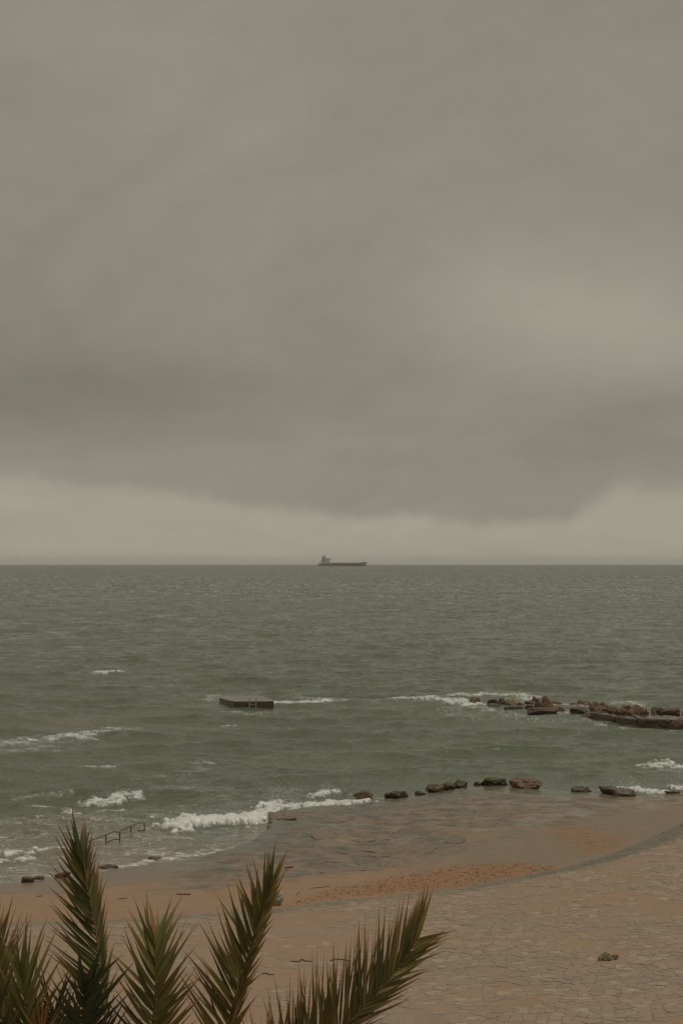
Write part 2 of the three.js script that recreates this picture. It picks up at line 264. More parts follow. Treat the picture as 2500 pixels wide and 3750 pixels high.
// wind sea: sharp-crested trains that drag one another along, long ones first
const WAVES = [], SEA_A = 1.65; let waveSum = 0;
{
  const r = rng(77); let L = 11, w = 1;
  for (let i = 0; i < 28; i++) { const th = 0.16 + (r() + r() + r() - 1.5) * (i < 6 ? 0.5 : 1.0), k = 2 * Math.PI / L; WAVES.push({ dx: Math.sin(th), dz: Math.cos(th), k, w, L, ph: r() * 6.283 }); waveSum += w; L *= 0.89; w *= 0.9; }
}
function seaH(x, z, minL) {
  let h = 0, px = x, pz = z;
  for (const o of WAVES) {
    if (o.L < minL) break;
    const t = (o.dx * px + o.dz * pz) * o.k + o.ph, e = Math.exp(Math.sin(t) - 1), g = e * Math.cos(t) * o.w / o.k * 0.35;
    px -= o.dx * g; pz -= o.dz * g; h += (e - 0.46) * o.w;
  }
  return h / waveSum * SEA_A;
}
{
  const rows = [], cols = [];
  for (let d = 50; d < 14600;) { rows.push(d); const dz = d * d / (EYE * 1405) * 0.42; d += Math.max(0.12, dz); }
  for (let t = -2.2; t < -0.29; t += 0.06) cols.push(t); for (let t = -0.29; t < 0.29; t += 0.00066) cols.push(t); for (let t = 0.29; t <= 2.2; t += 0.06) cols.push(t);
  const nr = rows.length, nc = cols.length, P = new Float32Array(nr * nc * 3), NR = new Float32Array(nr * nc * 3), C = new Float32Array(nr * nc * 3), o = [0, 0, 0], R = 6371000;
  const WATER = [0.1, 0.114, 0.073], SILT = [0.185, 0.155, 0.108], FOAMC = [0.72, 0.72, 0.69];
  const siltSpots = [[470, 3085, 4.5, 0.7], [330, 3010, 3.2, 0.35], [600, 3115, 3.5, 0.6], [150, 3150, 5, 0.65], [40, 3050, 5, 0.4], [350, 3155, 4, 0.8], [300, 2640, 8, 0.35]].map(([px, py, r, k]) => { const p = gp(px, py, 0); return [p.x, p.z, r, k]; });
  for (let j = 0; j < nr; j++) {
    const d = rows[j], z = -d;
    for (let i = 0; i < nc; i++) {
      const x = cols[i] * d, q = (j * nc + i) * 3;
      const s = d < 112 ? shoreD(x, z) : -30 - (d - 112), calm = d < 140 ? lerp(0.12, 1, sstep(-0.5, -9, s)) : 1;
      const gust = (1 + 0.3 * fbm(n2, x * 0.012, z * 0.006, 3)) * calm * (d > 130 && d < 165 ? 1 - 0.65 * Math.exp(-((x + 10.3) ** 2 + (z + 147) ** 2) / 22) : 1);   // broken up round the platform
      let h = seaH(x, z, d * d / (EYE * 1405) * 0.7) * gust, gx = 0, gz = 0;
      if (d > 85) { const q0 = seaH(x, z, 0); const lee = sstep(120, 500, d); gx = (seaH(x + 0.06, z, 0) - q0) / 0.06 * gust * (1 - 0.55 * lee - 0.25 * sstep(500, 2000, d)); gz = (seaH(x, z + 0.06, 0) - q0) / 0.06 * gust * (1 - 0.55 * lee - 0.25 * sstep(500, 2000, d)) - 0.165 * lee; }   // seas lean over on their shoreward side
      let f = 0, lump = 0;
      if (d < 1300) [f, lump] = foamAt(x, z);
      if (s > -7 && s < 1.5) f = Math.max(f, 0.5 * sstep(-2.5, -0.1, s) * (1 - 0.75 * sstep(0, 3, x) * sstep(13, 11, x)));
      const c = WATER.map((v) => v * (1 + 0.16 * fbm(n2, x * 0.05, z * 0.05, 3)));
      if (d < 170) {
        for (const [sx, sz, r, k] of siltSpots) { const e = Math.hypot(x - sx, (z - sz) * 0.8) / r; if (e < 1.5) mix3(c, SILT, k * sstep(1.35, 0.2, e + 0.35 * fbm(n2b, x * 0.25, z * 0.25, 3))); }
        mix3(c, SILT, 0.8 * sstep(-3.5, -0.3, s + 1.2 * n2(x * 0.3, z * 0.3)) * sstep(0, -8, x));
      }
      if (f > 0.02) {
        const lace = 1 - Math.abs(fbm(n2, x * 0.9 + 0.5 * n2b(x * 0.7, z), z * 1.5, 4)) * 4.6;           // thin netted lines
        const clot = fbm(n2b, x * 1.0, z * 1.9, 5), fine = n2(x * 4.5, z * 6);
        const m = clamp(sstep(0.45, 0.95, f * 0.95 + (0.8 * clot + 0.1 * fine) * sstep(0.42, 0.85, f)) * 0.98 + 0.75 * sstep(0.2, 0.6, f) * sstep(0.45, 0.95, lace + 0.15 * fine) * clamp(0.6 + 1.2 * clot));
        mix3(c, FOAMC, clamp(m * (0.9 + 0.18 * fine) + 0.17 * sstep(0.08, 0.75, f) * clamp(0.6 + 1.3 * fbm(n2, x * 0.5, z * 0.9, 3))));   // aerated water between the lines of foam
        if (lump) h += lump * (0.8 + 0.5 * fbm(n2b, x * 0.6, z * 0.5, 2) + 0.05 * n2(x * 1.6, z * 2.4)) * sstep(0.05, 0.9, f);
      }
      P[q] = x; P[q + 1] = h - (x * x + z * z) / (2 * R); P[q + 2] = z;
      const L = Math.hypot(gx, 1, gz); NR[q] = -gx / L; NR[q + 1] = 1 / L; NR[q + 2] = -gz / L;
      C[q] = c[0]; C[q + 1] = c[1]; C[q + 2] = c[2];
    }
  }
  const I = new Uint32Array((nr - 1) * (nc - 1) * 6); let w = 0;
  for (let j = 0; j < nr - 1; j++) for (let i = 0; i < nc - 1; i++) { const a = j * nc + i; I[w++] = a; I[w++] = a + 1; I[w++] = a + nc; I[w++] = a + 1; I[w++] = a + nc + 1; I[w++] = a + nc; }
  const geo = new THREE.BufferGeometry(); geo.setAttribute('position', new THREE.BufferAttribute(P, 3)); geo.setAttribute('color', new THREE.BufferAttribute(C, 3)); geo.setIndex(new THREE.BufferAttribute(I, 1));
  geo.computeVertexNormals();                                     // real slopes near by; the unresolved chop far out
  const g = geo.attributes.normal;
  for (let j = 0; j < nr; j++) { const far = sstep(90, 190, rows[j]); if (far > 0) for (let i = 0; i < nc; i++) { const q = j * nc + i, k = q * 3; g.setXYZ(q, lerp(g.getX(q), NR[k], far), lerp(g.getY(q), NR[k + 1], far), lerp(g.getZ(q), NR[k + 2], far)); } }
  console.log('sea', nr, nc, I.length / 3);
  const UV = new Float32Array(nr * nc * 2); for (let k = 0; k < nr * nc; k++) { UV[2 * k] = P[3 * k] / 9; UV[2 * k + 1] = P[3 * k + 2] / 7; }
  geo.setAttribute('uv', new THREE.BufferAttribute(UV, 2));
  const RN = 512, rd = new Uint8Array(RN * RN * 4); for (let j = 0; j < RN; j++) for (let i = 0; i < RN; i++) { const u = i / RN, v = j / RN; let t = 0; for (const [fx, fz, a, o] of [[3, 9, 0.5, 0], [-2, 13, 0.35, 2], [5, 17, 0.3, 4], [9, 23, 0.22, 1], [-7, 29, 0.2, 3], [13, 37, 0.15, 5], [-11, 31, 0.15, 0.5]]) { const w = 0.35 * Math.sin(6.283 * (u * 2 + v) + o) + 0.3 * Math.sin(6.283 * (v * 3 - u) + 2 * o); t += a * (1 - Math.abs(Math.sin(3.1416 * (fx * u + fz * v) + o + w * 2))) ; } const b = 255 * clamp(t / 1.5); rd.set([b, b, b, 255], (j * RN + i) * 4); }
  const rip = new THREE.DataTexture(rd, RN, RN); rip.wrapS = rip.wrapT = THREE.RepeatWrapping; rip.magFilter = THREE.LinearFilter; rip.needsUpdate = true;
  const sm = new THREE.MeshPhysicalMaterial({ vertexColors: true, roughness: 0.12, ior: 1.33, bumpMap: rip, bumpScale: 0.05 });
  tag(top(lit(new THREE.Mesh(geo, sm)), 'sea'), 'choppy grey green sea with broken foam reaching the horizon', 'sea', null, 'structure');
}

// ---------------------------------------------------------------- stones laid edge to edge
function cellStones(x0, x1, z0, z1, sx, sz, seed, jitter, skew) {   // cells of a jittered grid, cut by the bisectors to their neighbours
  const r = rng(seed), nx = Math.ceil((x1 - x0) / sx), nz = Math.ceil((z1 - z0) / sz), pt = [];
  for (let j = 0; j < nz; j++) for (let i = 0; i < nx; i++) pt.push([x0 + (i + 0.5 + (j % 2) * 0.5 + (r() - 0.5) * jitter) * sx + skew * j, z0 + (j + 0.5 + (r() - 0.5) * jitter) * sz]);
  const out = [];
  for (let j = 1; j < nz - 1; j++) for (let i = 2; i < nx - 2; i++) {
    const [cx, cz] = pt[j * nx + i]; let poly = [[cx - sx * 1.3, cz - sz * 1.3], [cx + sx * 1.3, cz - sz * 1.3], [cx + sx * 1.3, cz + sz * 1.3], [cx - sx * 1.3, cz + sz * 1.3]];
    for (let b = -1; b <= 1; b++) for (let a = -2; a <= 2; a++) {
      if (!a && !b) continue;
      const [qx, qz] = pt[(j + b) * nx + i + a], mx = (cx + qx) / 2, mz = (cz + qz) / 2, dx = qx - cx, dz = qz - cz, nw = [];
      for (let k = 0; k < poly.length; k++) { const A = poly[k], B = poly[(k + 1) % poly.length], da = (A[0] - mx) * dx + (A[1] - mz) * dz, db = (B[0] - mx) * dx + (B[1] - mz) * dz; if (da <= 0) nw.push(A); if (da * db < 0) { const t = da / (da - db); nw.push([lerp(A[0], B[0], t), lerp(A[1], B[1], t)]); } }
      poly = nw; if (poly.length < 3) break;
    }
    if (poly.length >= 3) out.push({ cx, cz, poly });
  }
  return out;
}
function stoneGeo(st, r, gap, rise, deep, tilt, tone) {             // a low slab that follows the ground, edges worn round
  const { cx, cz, poly } = st, n = poly.length, P = [], C = [], I = [], tx = (r() - 0.5) * tilt, tz = (r() - 0.5) * tilt;
  const inset = (k, d) => { const [x, z] = poly[k], L = Math.hypot(x - cx, z - cz) || 1; return [x + (cx - x) / L * d, z + (cz - z) / L * d]; };
  const g0 = ground(cx, cz), rad = poly.map(() => gap * (0.6 + r() * 0.9));
  const rings = [[0, -deep], [0, rise * 0.5], [0.02, rise * 0.94], [0.06, rise]];
  rings.forEach(([d, y]) => { for (let k = 0; k < n; k++) { const [x, z] = inset(k, rad[k] + d); P.push(x - cx, ground(x, z) - g0 + y + (x - cx) * tx + (z - cz) * tz, z - cz); C.push(...tone); } });
  P.push(0, rise * 1.05, 0); C.push(...tone);
  for (let q = 0; q < rings.length - 1; q++) for (let k = 0; k < n; k++) { const a = q * n + k, b = q * n + (k + 1) % n; I.push(a, a + n, b, b, a + n, b + n); }
  const t = (rings.length - 1) * n; for (let k = 0; k < n; k++) I.push(t + k, 4 * n, t + (k + 1) % n);
  const g = new THREE.BufferGeometry(); g.setAttribute('position', new THREE.Float32BufferAttribute(P, 3)); g.setAttribute('color', new THREE.Float32BufferAttribute(C, 3)); g.setIndex(I); g.computeVertexNormals();
  return { g, at: [cx, g0, cz] };
}
function inFrame(x, y, z, m = 0) { const [u, v] = toPx(x, y, z); return u > -m && u < IMG_W + m && v > -m && v < IMG_H + m ? [u, v] : null; }
const stoneGrain = (() => { const N = 256, d = new Uint8Array(N * N * 4); for (let j = 0; j < N; j++) for (let i = 0; i < N; i++) { const a = i / N * 6.283, b = j / N * 6.283, v = 128 + 90 * n3(2 * Math.cos(a) + 2 * Math.cos(b), 2 * Math.sin(a), 2 * Math.sin(b)); d.set([v, v, v, 255], (j * N + i) * 4); } const t = new THREE.DataTexture(d, N, N); t.wrapS = t.wrapT = THREE.RepeatWrapping; t.magFilter = THREE.LinearFilter; t.needsUpdate = true; return t; })();
function laid(name, label, stones, material) {                     // the 300 that show largest are single stones, the rest one mass
  const root = group(name); tag(root, label, 'paving', null, 'structure');
  stones.sort((a, b) => b.size - a.size);
  const rest = [];
  stones.forEach((s, i) => {
    if (i < 300) { const m = mesh(`paving_stone${i ? '_' + String(i).padStart(3, '0') : ''}`, s.g, material, root); m.position.set(...s.at); } else { s.g.translate(...s.at); rest.push(s.g); }
  });
  if (rest.length) mesh('paving_stones', mergeGeometries(rest), material, root).userData.kind = 'stuff';
  return root;
}
{
  const r = rng(5), stones = [];
  for (const st of cellStones(-24, 27, -84, -34, 0.32, 0.38, 21, 0.85, 0.05)) {
    const p = footD(st.cx, st.cz); if (p < 0.25) continue;
    const y = ground(st.cx, st.cz), f = inFrame(st.cx, y, st.cz, 220); if (!f) continue;
    const sand = sandOnPaving(st.cx, st.cz), rise = 0.0085 + 0.011 * r() - sand * 0.019 + 0.01 * n2(st.cx * 0.45, st.cz * 0.45) + 0.006 * n2b(st.cx * 1.3, st.cz * 1.3);
    if (rise < 0.003) continue;
    const big = fbm(n2, st.cx * 0.16, st.cz * 0.16, 3), k = 0.95 + 0.16 * r(), c = [0.29, 0.2, 0.138]; mix3(c, [0.25, 0.192, 0.142], clamp(0.4 + big + 0.4 * (r() - 0.5))); mix3(c, [0.35, 0.285, 0.215], r() < 0.22 ? 0.75 * r() : 0); mix3(c, [0.18, 0.152, 0.118], sstep(1.7, 0.4, p) * 0.75); { const band = lerp(0.4, 1.8, sstep(5, 20, st.cx)); mix3(c, [0.145, 0.128, 0.094], 0.85 * sstep(band + 0.3, band - 0.3, p) * sstep(2, 8, st.cx)); }
    const s = stoneGeo(st, r, 0.0055, rise, 0.05, 0.05, c.map((v) => v * k)); s.size = -st.cz > 0 ? 1000 / -st.cz * (inFrame(st.cx, y, st.cz) ? 1 : 0.2) * clamp(rise / 0.02, 0.3, 1) : 0; stones.push(s);
  }
  console.log('paving', stones.length);
  laid('paving', 'apron of irregular sand-strewn flat stones sloping up from the beach', stones, vmat(0.72));
  const shelf = [];
  for (const st of cellStones(-7, 21, -86, -60, 1.15, 1.05, 33, 1.05, 0.22)) {
    const s = shoreD(st.cx, st.cz), p = footD(st.cx, st.cz); if (s < 0.7 || p > -0.4) continue;
    const u = s / (s - p); if (u > 0.62 - 0.012 * st.cx || u < 0.1 + 0.25 * sstep(-1, 3, st.cx)) continue;
    if (polyIn(DEBRIS[1], st.cx, st.cz) > -0.5) continue;
    const y = ground(st.cx, st.cz); if (!inFrame(st.cx, y, st.cz, 150)) continue;
    const rise = 0.008 + 0.02 * fbm(n2b, st.cx * 0.25, st.cz * 0.25, 2) + 0.02 * (r() - 0.42); if (rise < 0.004 || r() < 0.3) continue;
    const c = [0.195, 0.14, 0.096], k = 0.92 + 0.16 * r(); mix3(c, [0.13, 0.115, 0.08], r() < 0.4 ? 0.6 : 0.1 * r()); mix3(c, [0.225, 0.168, 0.11], r() < 0.2 ? 0.6 : 0);
    const g = stoneGeo(st, r, 0.01, rise, 0.06, 0.02, c.map((v) => v * k)); g.size = 1; shelf.push(g);
  }
  console.log('shelf', shelf.length);
  laid('rock_shelf', 'wet flat slabs of the rock shelf between the sand and the sea', shelf, vmat(0.55));
}

// ---------------------------------------------------------------- rocks
const rockMat = vmat(0.62), dryRock = vmat(0.92);
function rockGeo(seed, flat, w, h, d, colA, colB, moss, facets = 7, detail = 13) {
  const r = rng(seed), g = new THREE.IcosahedronGeometry(1, detail), p = g.attributes.position, C = [], v = new THREE.Vector3(), cut = [], o = seed * 3.7;
  for (let k = 0; k < facets; k++) { const n = new THREE.Vector3(r() - 0.5, (r() - 0.35) * 0.9, r() - 0.5).normalize(); cut.push([n, 0.55 + 0.27 * r()]); }
  cut.push([new THREE.Vector3((r() - 0.5) * 0.3, 1, (r() - 0.5) * 0.3).normalize(), flat]);
  for (let i = 0; i < p.count; i++) {
    v.fromBufferAttribute(p, i); let m = 1;
    for (const [n, c] of cut) { const t = v.dot(n); if (t * m > c) m = lerp(m, c / t, 0.97); }
    const big = n3(v.x * 1.3 + o, v.y * 1.3, v.z * 1.3), mid = n3(v.x * 3.3, v.y * 4.6 + o, v.z * 3.3), fine = n3(v.x * 9, v.y * 12, v.z * 9 + o);
    m *= 1 + 0.1 * big + 0.07 * mid + 0.035 * fine - 0.05 * sstep(0.72, 0.9, Math.abs(n3(v.x * 2.2 + o, v.y * 2.2, v.z * 2.2 + 5) * -1 + 0.0) > 0.06 ? 0 : 1);
    p.setXYZ(i, v.x * m, v.y * m, v.z * m);
    const c = [...colA]; mix3(c, colB, clamp(0.5 + 0.8 * mid + 0.3 * big)); const k = 1 + 0.22 * fine + 0.14 * mid;
    if (moss) mix3(c, [0.075, 0.078, 0.022], moss * sstep(0.0, 0.5, v.y * 0.6 + 0.6 * big + 0.4 * mid));
    C.push(c[0] * k, c[1] * k, c[2] * k);
  }
  g.setAttribute('color', new THREE.Float32BufferAttribute(C, 3));
  // merge duplicate corners so that the facets shade smoothly where they are worn
  const key = new Map(), idx = [], P = [], CC = [];
  for (let i = 0; i < p.count; i++) { const s = `${p.getX(i).toFixed(4)},${p.getY(i).toFixed(4)},${p.getZ(i).toFixed(4)}`; let q = key.get(s); if (q === undefined) { q = P.length / 3; key.set(s, q); P.push(p.getX(i), p.getY(i), p.getZ(i)); CC.push(C[i * 3], C[i * 3 + 1], C[i * 3 + 2]); } idx.push(q); }
  const out = new THREE.BufferGeometry(); out.setAttribute('position', new THREE.Float32BufferAttribute(P, 3)); out.setAttribute('color', new THREE.Float32BufferAttribute(CC, 3)); out.setIndex(idx);
  out.computeBoundingBox(); const b = out.boundingBox, s = b.getSize(new THREE.Vector3());
  out.translate(-(b.min.x + b.max.x) / 2, -b.min.y, -(b.min.z + b.max.z) / 2); out.scale(w / s.x, h / s.y, d / s.z); out.computeVertexNormals();
  return out;
}
const BROWN = [0.105, 0.06, 0.034], BROWN2 = [0.17, 0.098, 0.056], DARK = [0.055, 0.04, 0.024], OLIVE = [0.085, 0.068, 0.036], RED = [0.2, 0.1, 0.056], GREY = [0.14, 0.128, 0.1];
let rockSeed = 100;
// box in photograph pixels -> a rock whose foot stands at height h, sunk a little
function rock(name, label, [x0, y0, x1, y1], h, o = {}) {
  const foot = o.ground ? hit((x0 + x1) / 2, y1) : gp((x0 + x1) / 2, y1, h), m = -foot.z / FPX;
  const w = (x1 - x0) * m, tall = (y1 - y0) * m, dep = o.depth ?? w * 0.75, hh = Math.max(0.16, tall - dep * 0.5 * EYE / -foot.z * 0.9), sunk = o.sunk ?? Math.max(0.25, hh * 0.6);
  const g = rockGeo(rockSeed++, o.flat ?? 0.72, w, hh + sunk, dep, o.a ?? BROWN, o.b ?? BROWN2, o.moss ?? 0, (o.facets ?? 7) + 4);
  g.rotateZ((o.tilt ?? 0)); const q = top(lit(new THREE.Mesh(g, o.dry ? dryRock : rockMat)), name); q.position.set(foot.x, foot.y - sunk + (o.lift ?? 0), foot.z - dep * 0.42);
  return tag(q, label, 'rock', o.group);
}
const zb = (ox, oy, s) => ([a, b, c, d]) => [ox + a / s, oy + b / s, ox + c / s, oy + d / s];
{
  const A = zb(1690, 2530, 3.824), B = zb(2070, 2540, 3.647), C = zb(1250, 2820, 2.036), D = zb(1650, 2450, 1.845), E = zb(0, 2900, 1.742), G = 'boulders of the broken reef', J = 'boulders heaped on the stone jetty', K = 'rocks along the sea edge of the shelf', S = 'low rocks where the beach meets the surf';
  const R = (box, label, o = {}) => rock('boulder', label, box, o.h ?? 0, { group: G, lift: 0.09, sunk: 0.7, ...o });
  R(A([105, 90, 272, 170]), 'peaked brown boulder at the foaming end of the broken reef', { flat: 0.95 });
  R(A([58, 145, 215, 198]), 'low brown rock at the foot of the peaked reef boulder', { a: BROWN });
  R(A([352, 120, 530, 195]), 'dark oblong boulder lying against another on the reef', { a: DARK, b: BROWN, flat: 0.6 });
  R(A([480, 110, 648, 200]), 'dark square-shouldered boulder touching the oblong one on the reef', { a: DARK, b: BROWN, flat: 0.7 });
  R(A([620, 125, 800, 220]), 'rounded tan boulder beside the dark square-shouldered one', { a: BROWN2, b: [0.3, 0.2, 0.11], flat: 0.85 });
  R(A([765, 168, 892, 222]), 'small brown rock tucked beside the rounded tan boulder', {});
  R(A([340, 187, 592, 248]), 'low wet dark rock awash below the oblong boulder', { a: DARK, b: GREY, flat: 0.5 });
  R(A([590, 212, 882, 284]), 'low grey wet slab awash below the rounded tan boulder', { a: GREY, b: DARK, flat: 0.45 });
  R(A([965, 84, 1107, 160]), 'reddish rounded boulder on the sea side of the reef', { a: RED, b: BROWN2, flat: 0.9 });
  R(A([1120, 66, 1262, 175]), 'tall round-topped boulder standing highest on the reef', { a: OLIVE, b: BROWN2, flat: 0.95, depth: 2.6 });
  R(A([885, 150, 1062, 212]), 'dark flat-topped boulder below the reddish one on the reef', { a: DARK, b: OLIVE, flat: 0.6 });
  R(A([1015, 158, 1165, 250]), 'brown block wedged against the angular reef boulder', { flat: 0.75 });
  R(A([885, 196, 1062, 255]), 'low brown rock lying before the dark flat-topped boulder', { a: BROWN, flat: 0.6 });
  R(A([1138, 133, 1304, 272]), 'big angular boulder with a sloping face on the reef', { a: BROWN, b: [0.27, 0.17, 0.1], flat: 0.9, facets: 10 });
  R(A([1283, 230, 1448, 276]), 'low brown rock trailing from the angular reef boulder', { flat: 0.6 });
  R(A([925, 240, 1385, 330]), 'long thin dark slab lying at the foot of the reef', { a: DARK, b: BROWN, flat: 0.4, depth: 2.6 });
  R(A([1240, 146, 1395, 186]), 'flat pinkish rock awash behind the tall reef boulder', { a: RED, b: GREY, flat: 0.4 });
  const Q = (box, label, o = {}) => R(box, label, { h: 0.3, group: J, ...o });
  Q(B([148, 88, 342, 165]), 'reddish long boulder at the outer end of the jetty heap', { a: RED, b: BROWN, flat: 0.8, h: 0 });
  Q(B([58, 120, 160, 152]), 'small pale pink rock in the foam off the jetty', { a: [0.32, 0.2, 0.14], b: GREY, h: 0 });
  Q(B([343, 116, 470, 190]), 'brown boulder behind the first hump of the jetty heap', { h: 0 });
  Q(B([430, 116, 587, 215]), 'tall brown boulder making the first hump of the jetty heap', { h: 0.1, flat: 0.85 });
  Q(B([308, 146, 398, 206]), 'small reddish rock beside the first hump of the jetty heap', { a: RED });
  Q(B([365, 178, 572, 246]), 'broad dark-sided boulder in front of the first hump', { a: BROWN, flat: 0.8, h: 0.5 });
  Q(B([550, 174, 722, 250]), 'brown pointed boulder between the two humps of the jetty heap', { flat: 0.95, h: 0.5 });
  Q(B([725, 146, 902, 240]), 'largest tan block on top of the second jetty hump', { a: BROWN2, b: [0.29, 0.19, 0.11], flat: 0.75, h: 0.4 });
  Q(B([868, 153, 1062, 235]), 'brown block beside the largest tan one on the jetty', { a: BROWN, b: BROWN2, flat: 0.75, h: 0.4 });
  Q(B([660, 205, 845, 280]), 'brown boulder leaning before the largest tan block', { h: 0.6 });
  Q(B([823, 210, 932, 280]), 'tan rounded rock before the gap in the second hump', { a: BROWN2, b: [0.3, 0.2, 0.11], flat: 0.9, h: 0.6 });
  Q(B([930, 210, 1142, 292]), 'dark wedge-shaped boulder on the jetty deck', { a: DARK, b: BROWN, flat: 0.9, h: 0.6 });
  Q(B([1138, 230, 1228, 280]), 'small pale rock beside the dark wedge on the jetty', { a: GREY, b: BROWN2, h: 0.6, flat: 0.9 });
  Q(B([1146, 190, 1352, 275]), 'dark square-cut block on the sea side of the jetty', { a: DARK, b: BROWN, flat: 0.6, h: 0.5 });
  Q(B([1305, 193, 1555, 266]), 'low tapering block next to the dark square-cut one', { a: BROWN, b: BROWN2, flat: 0.5, h: 0.5 });
  Q(B([1552, 233, 1690, 280]), 'dark rock at the far landward end of the jetty heap', { a: DARK, h: 0.6 });
  Q(B([75, 188, 345, 290]), 'flat dark boulder lying off the tip of the jetty wall', { a: DARK, b: BROWN, flat: 0.55, h: 0, depth: 3.4 });
  Q(B([212, 243, 380, 328]), 'rounded brown boulder against the tip of the jetty wall', { a: BROWN, flat: 0.9, h: 0 });
  Q(B([1403, 340, 1640, 472]), 'big brown boulder against the jetty wall beyond the water trickle', { a: BROWN, b: BROWN2, flat: 0.8, h: 0 });
  const T = (box, label, o = {}) => rock('boulder', label, box, o.h ?? 0.08, { group: K, a: DARK, b: BROWN, moss: 0.35, sunk: 0.3, ...o });
  T(C([83, 148, 240, 226]), 'square faceted brown rock beside the end of the surf line', { facets: 10, flat: 0.8, b: BROWN2, a: [0.12, 0.075, 0.042] });
  T(C([318, 150, 450, 206]), 'low dark hump next to a smaller one on the shelf edge', { flat: 0.8 });
  T(C([422, 153, 500, 198]), 'smaller dark hump leaning on a bigger one on the shelf edge', {});
  T(C([546, 151, 632, 182]), 'small lone dark stone between larger shelf-edge rocks', {});
  T(C([625, 99, 768, 162]), 'long mossy brown rock starting the joined shelf-edge row', { b: BROWN2, moss: 0.25 });
  T(C([742, 88, 855, 145]), 'mossy middle rock of the joined shelf-edge row', { moss: 0.5 });
  T(C([833, 71, 944, 128]), 'dark peaked rock ending the joined shelf-edge row', { flat: 0.95 });
  T(C([982, 84, 1034, 108]), 'small mossy stone beside the green-topped mound', { moss: 0.7 });
  T(C([1038, 48, 1255, 116]), 'dark mound with a green mossy top on the shelf edge', { moss: 0.95, flat: 0.95 });
  T(C([1253, 58, 1507, 138]), 'long flat-topped brown slab standing on the shelf edge', { moss: 0, a: BROWN, b: BROWN2, flat: 0.65, facets: 4 });
  T(D([812, 791, 962, 832]), 'dark rock with water splashing over it on the shelf edge', { moss: 0.1 });
  T(D([1003, 785, 1130, 845]), 'grey sloping ledge rock beside the white splash', { moss: 0, a: GREY, b: BROWN, flat: 0.7 });
  T(D([1080, 808, 1270, 862]), 'low grey ledge tailing off beside the white splash', { moss: 0, a: GREY, b: BROWN, flat: 0.4 });
  T(D([1398, 813, 1558, 842]), 'thin flat grey ledge beyond the white splash', { moss: 0, a: GREY, b: BROWN, flat: 0.4 });
  const U = (box, label, o = {}) => rock('boulder', label, box, 0.1, { group: S, ground: true, a: DARK, b: BROWN, flat: 0.6, sunk: 0.2, ...o });
  U(E([130, 540, 215, 578]), 'low dark rock in the wash, outermost along the beach', {});
  U(E([195, 534, 292, 568]), 'lumpy dark rock next to the outermost one in the wash', {});
  U(E([342, 508, 445, 548]), 'dark rock in the wash behind the tall palm frond', {});
  U(E([600, 466, 750, 502]), 'long low dark rock at the water line', { flat: 0.5 });
  U(E([922, 408, 1038, 450]), 'humped brown rock at the water line near the handrails', { b: BROWN2, flat: 0.8 });
  function ledgeBlock(label, px, py, w, h, d, yTop, turn, tone) {      // squared slab of the ledge, edges broken
    const g = new THREE.BoxGeometry(w, h, d, 14, 6, 14), p = g.attributes.position, C = [];
    for (let i = 0; i < p.count; i++) { const x = p.getX(i), y = p.getY(i), z = p.getZ(i), k = 1 - 0.06 * sstep(0.75, 1, Math.abs(2 * x / w)) * sstep(0.6, 1, Math.abs(2 * y / h)), n = 0.05 * n3(x * 3 + px, y * 4, z * 3); p.setXYZ(i, x * k + n, y + 0.035 * n3(x * 2.4, 7 + px, z * 2.4) * (y > 0 ? 1 : 0), z * k + 0.06 * n3(x * 3, y * 4 + 9, z * 3 + px)); const t = clamp(0.5 + 0.8 * n3(x * 2.2, y * 5, z * 2.2 + px)), s = 1 + 0.2 * n3(x * 9, y * 9, z * 9); C.push(...tone.map((v) => lerp(v, v * 0.65, t) * s)); }
    g.setAttribute('color', new THREE.Float32BufferAttribute(C, 3)); g.computeVertexNormals();
    const c = gp(px, py, yTop), o = top(lit(new THREE.Mesh(g, rockMat)), 'ledge_block'); o.position.set(c.x, yTop - h / 2, c.z - d / 2); o.rotation.y = turn; tag(o, label, 'rock');
  }
  ledgeBlock('square dark corner block of the rock ledge above the breaking wave', 1030, 2998, 1.55, 0.95, 2.2, 0.4, 0.1, [0.2, 0.148, 0.102]);
  rock('boulder', 'small broken brown rock at the foot of the ledge corner', [978, 3018, 1012, 3042], 0.05, { a: BROWN, b: DARK, sunk: 0.3 });
  rock('boulder', 'pale grey round boulder resting on the sand by the paving', [968, 3254, 1038, 3318], 0.8, { ground: true, dry: true, a: [0.42, 0.37, 0.31], b: [0.3, 0.26, 0.215], sunk: 0.12, flat: 0.85, facets: 5 });
  rock('boulder', 'grey pitted stone lying loose on the sloping paving', [2198, 3480, 2250, 3521], 1, { ground: true, dry: true, a: [0.25, 0.205, 0.145], b: [0.32, 0.265, 0.195], sunk: 0.05, flat: 0.98, facets: 8, depth: 0.42 });
  rock('pebble', 'small pale pebble beside the loose pitted stone on the paving', [2188, 3514, 2205, 3522], 1, { ground: true, dry: true, a: [0.36, 0.3, 0.23], b: [0.3, 0.25, 0.19], sunk: 0.02 });
  rock('pebble', 'brown clod behind the loose pitted stone on the paving', [2242, 3500, 2266, 3516], 1, { ground: true, dry: true, a: [0.22, 0.14, 0.09], b: [0.28, 0.19, 0.12], sunk: 0.03 });
}

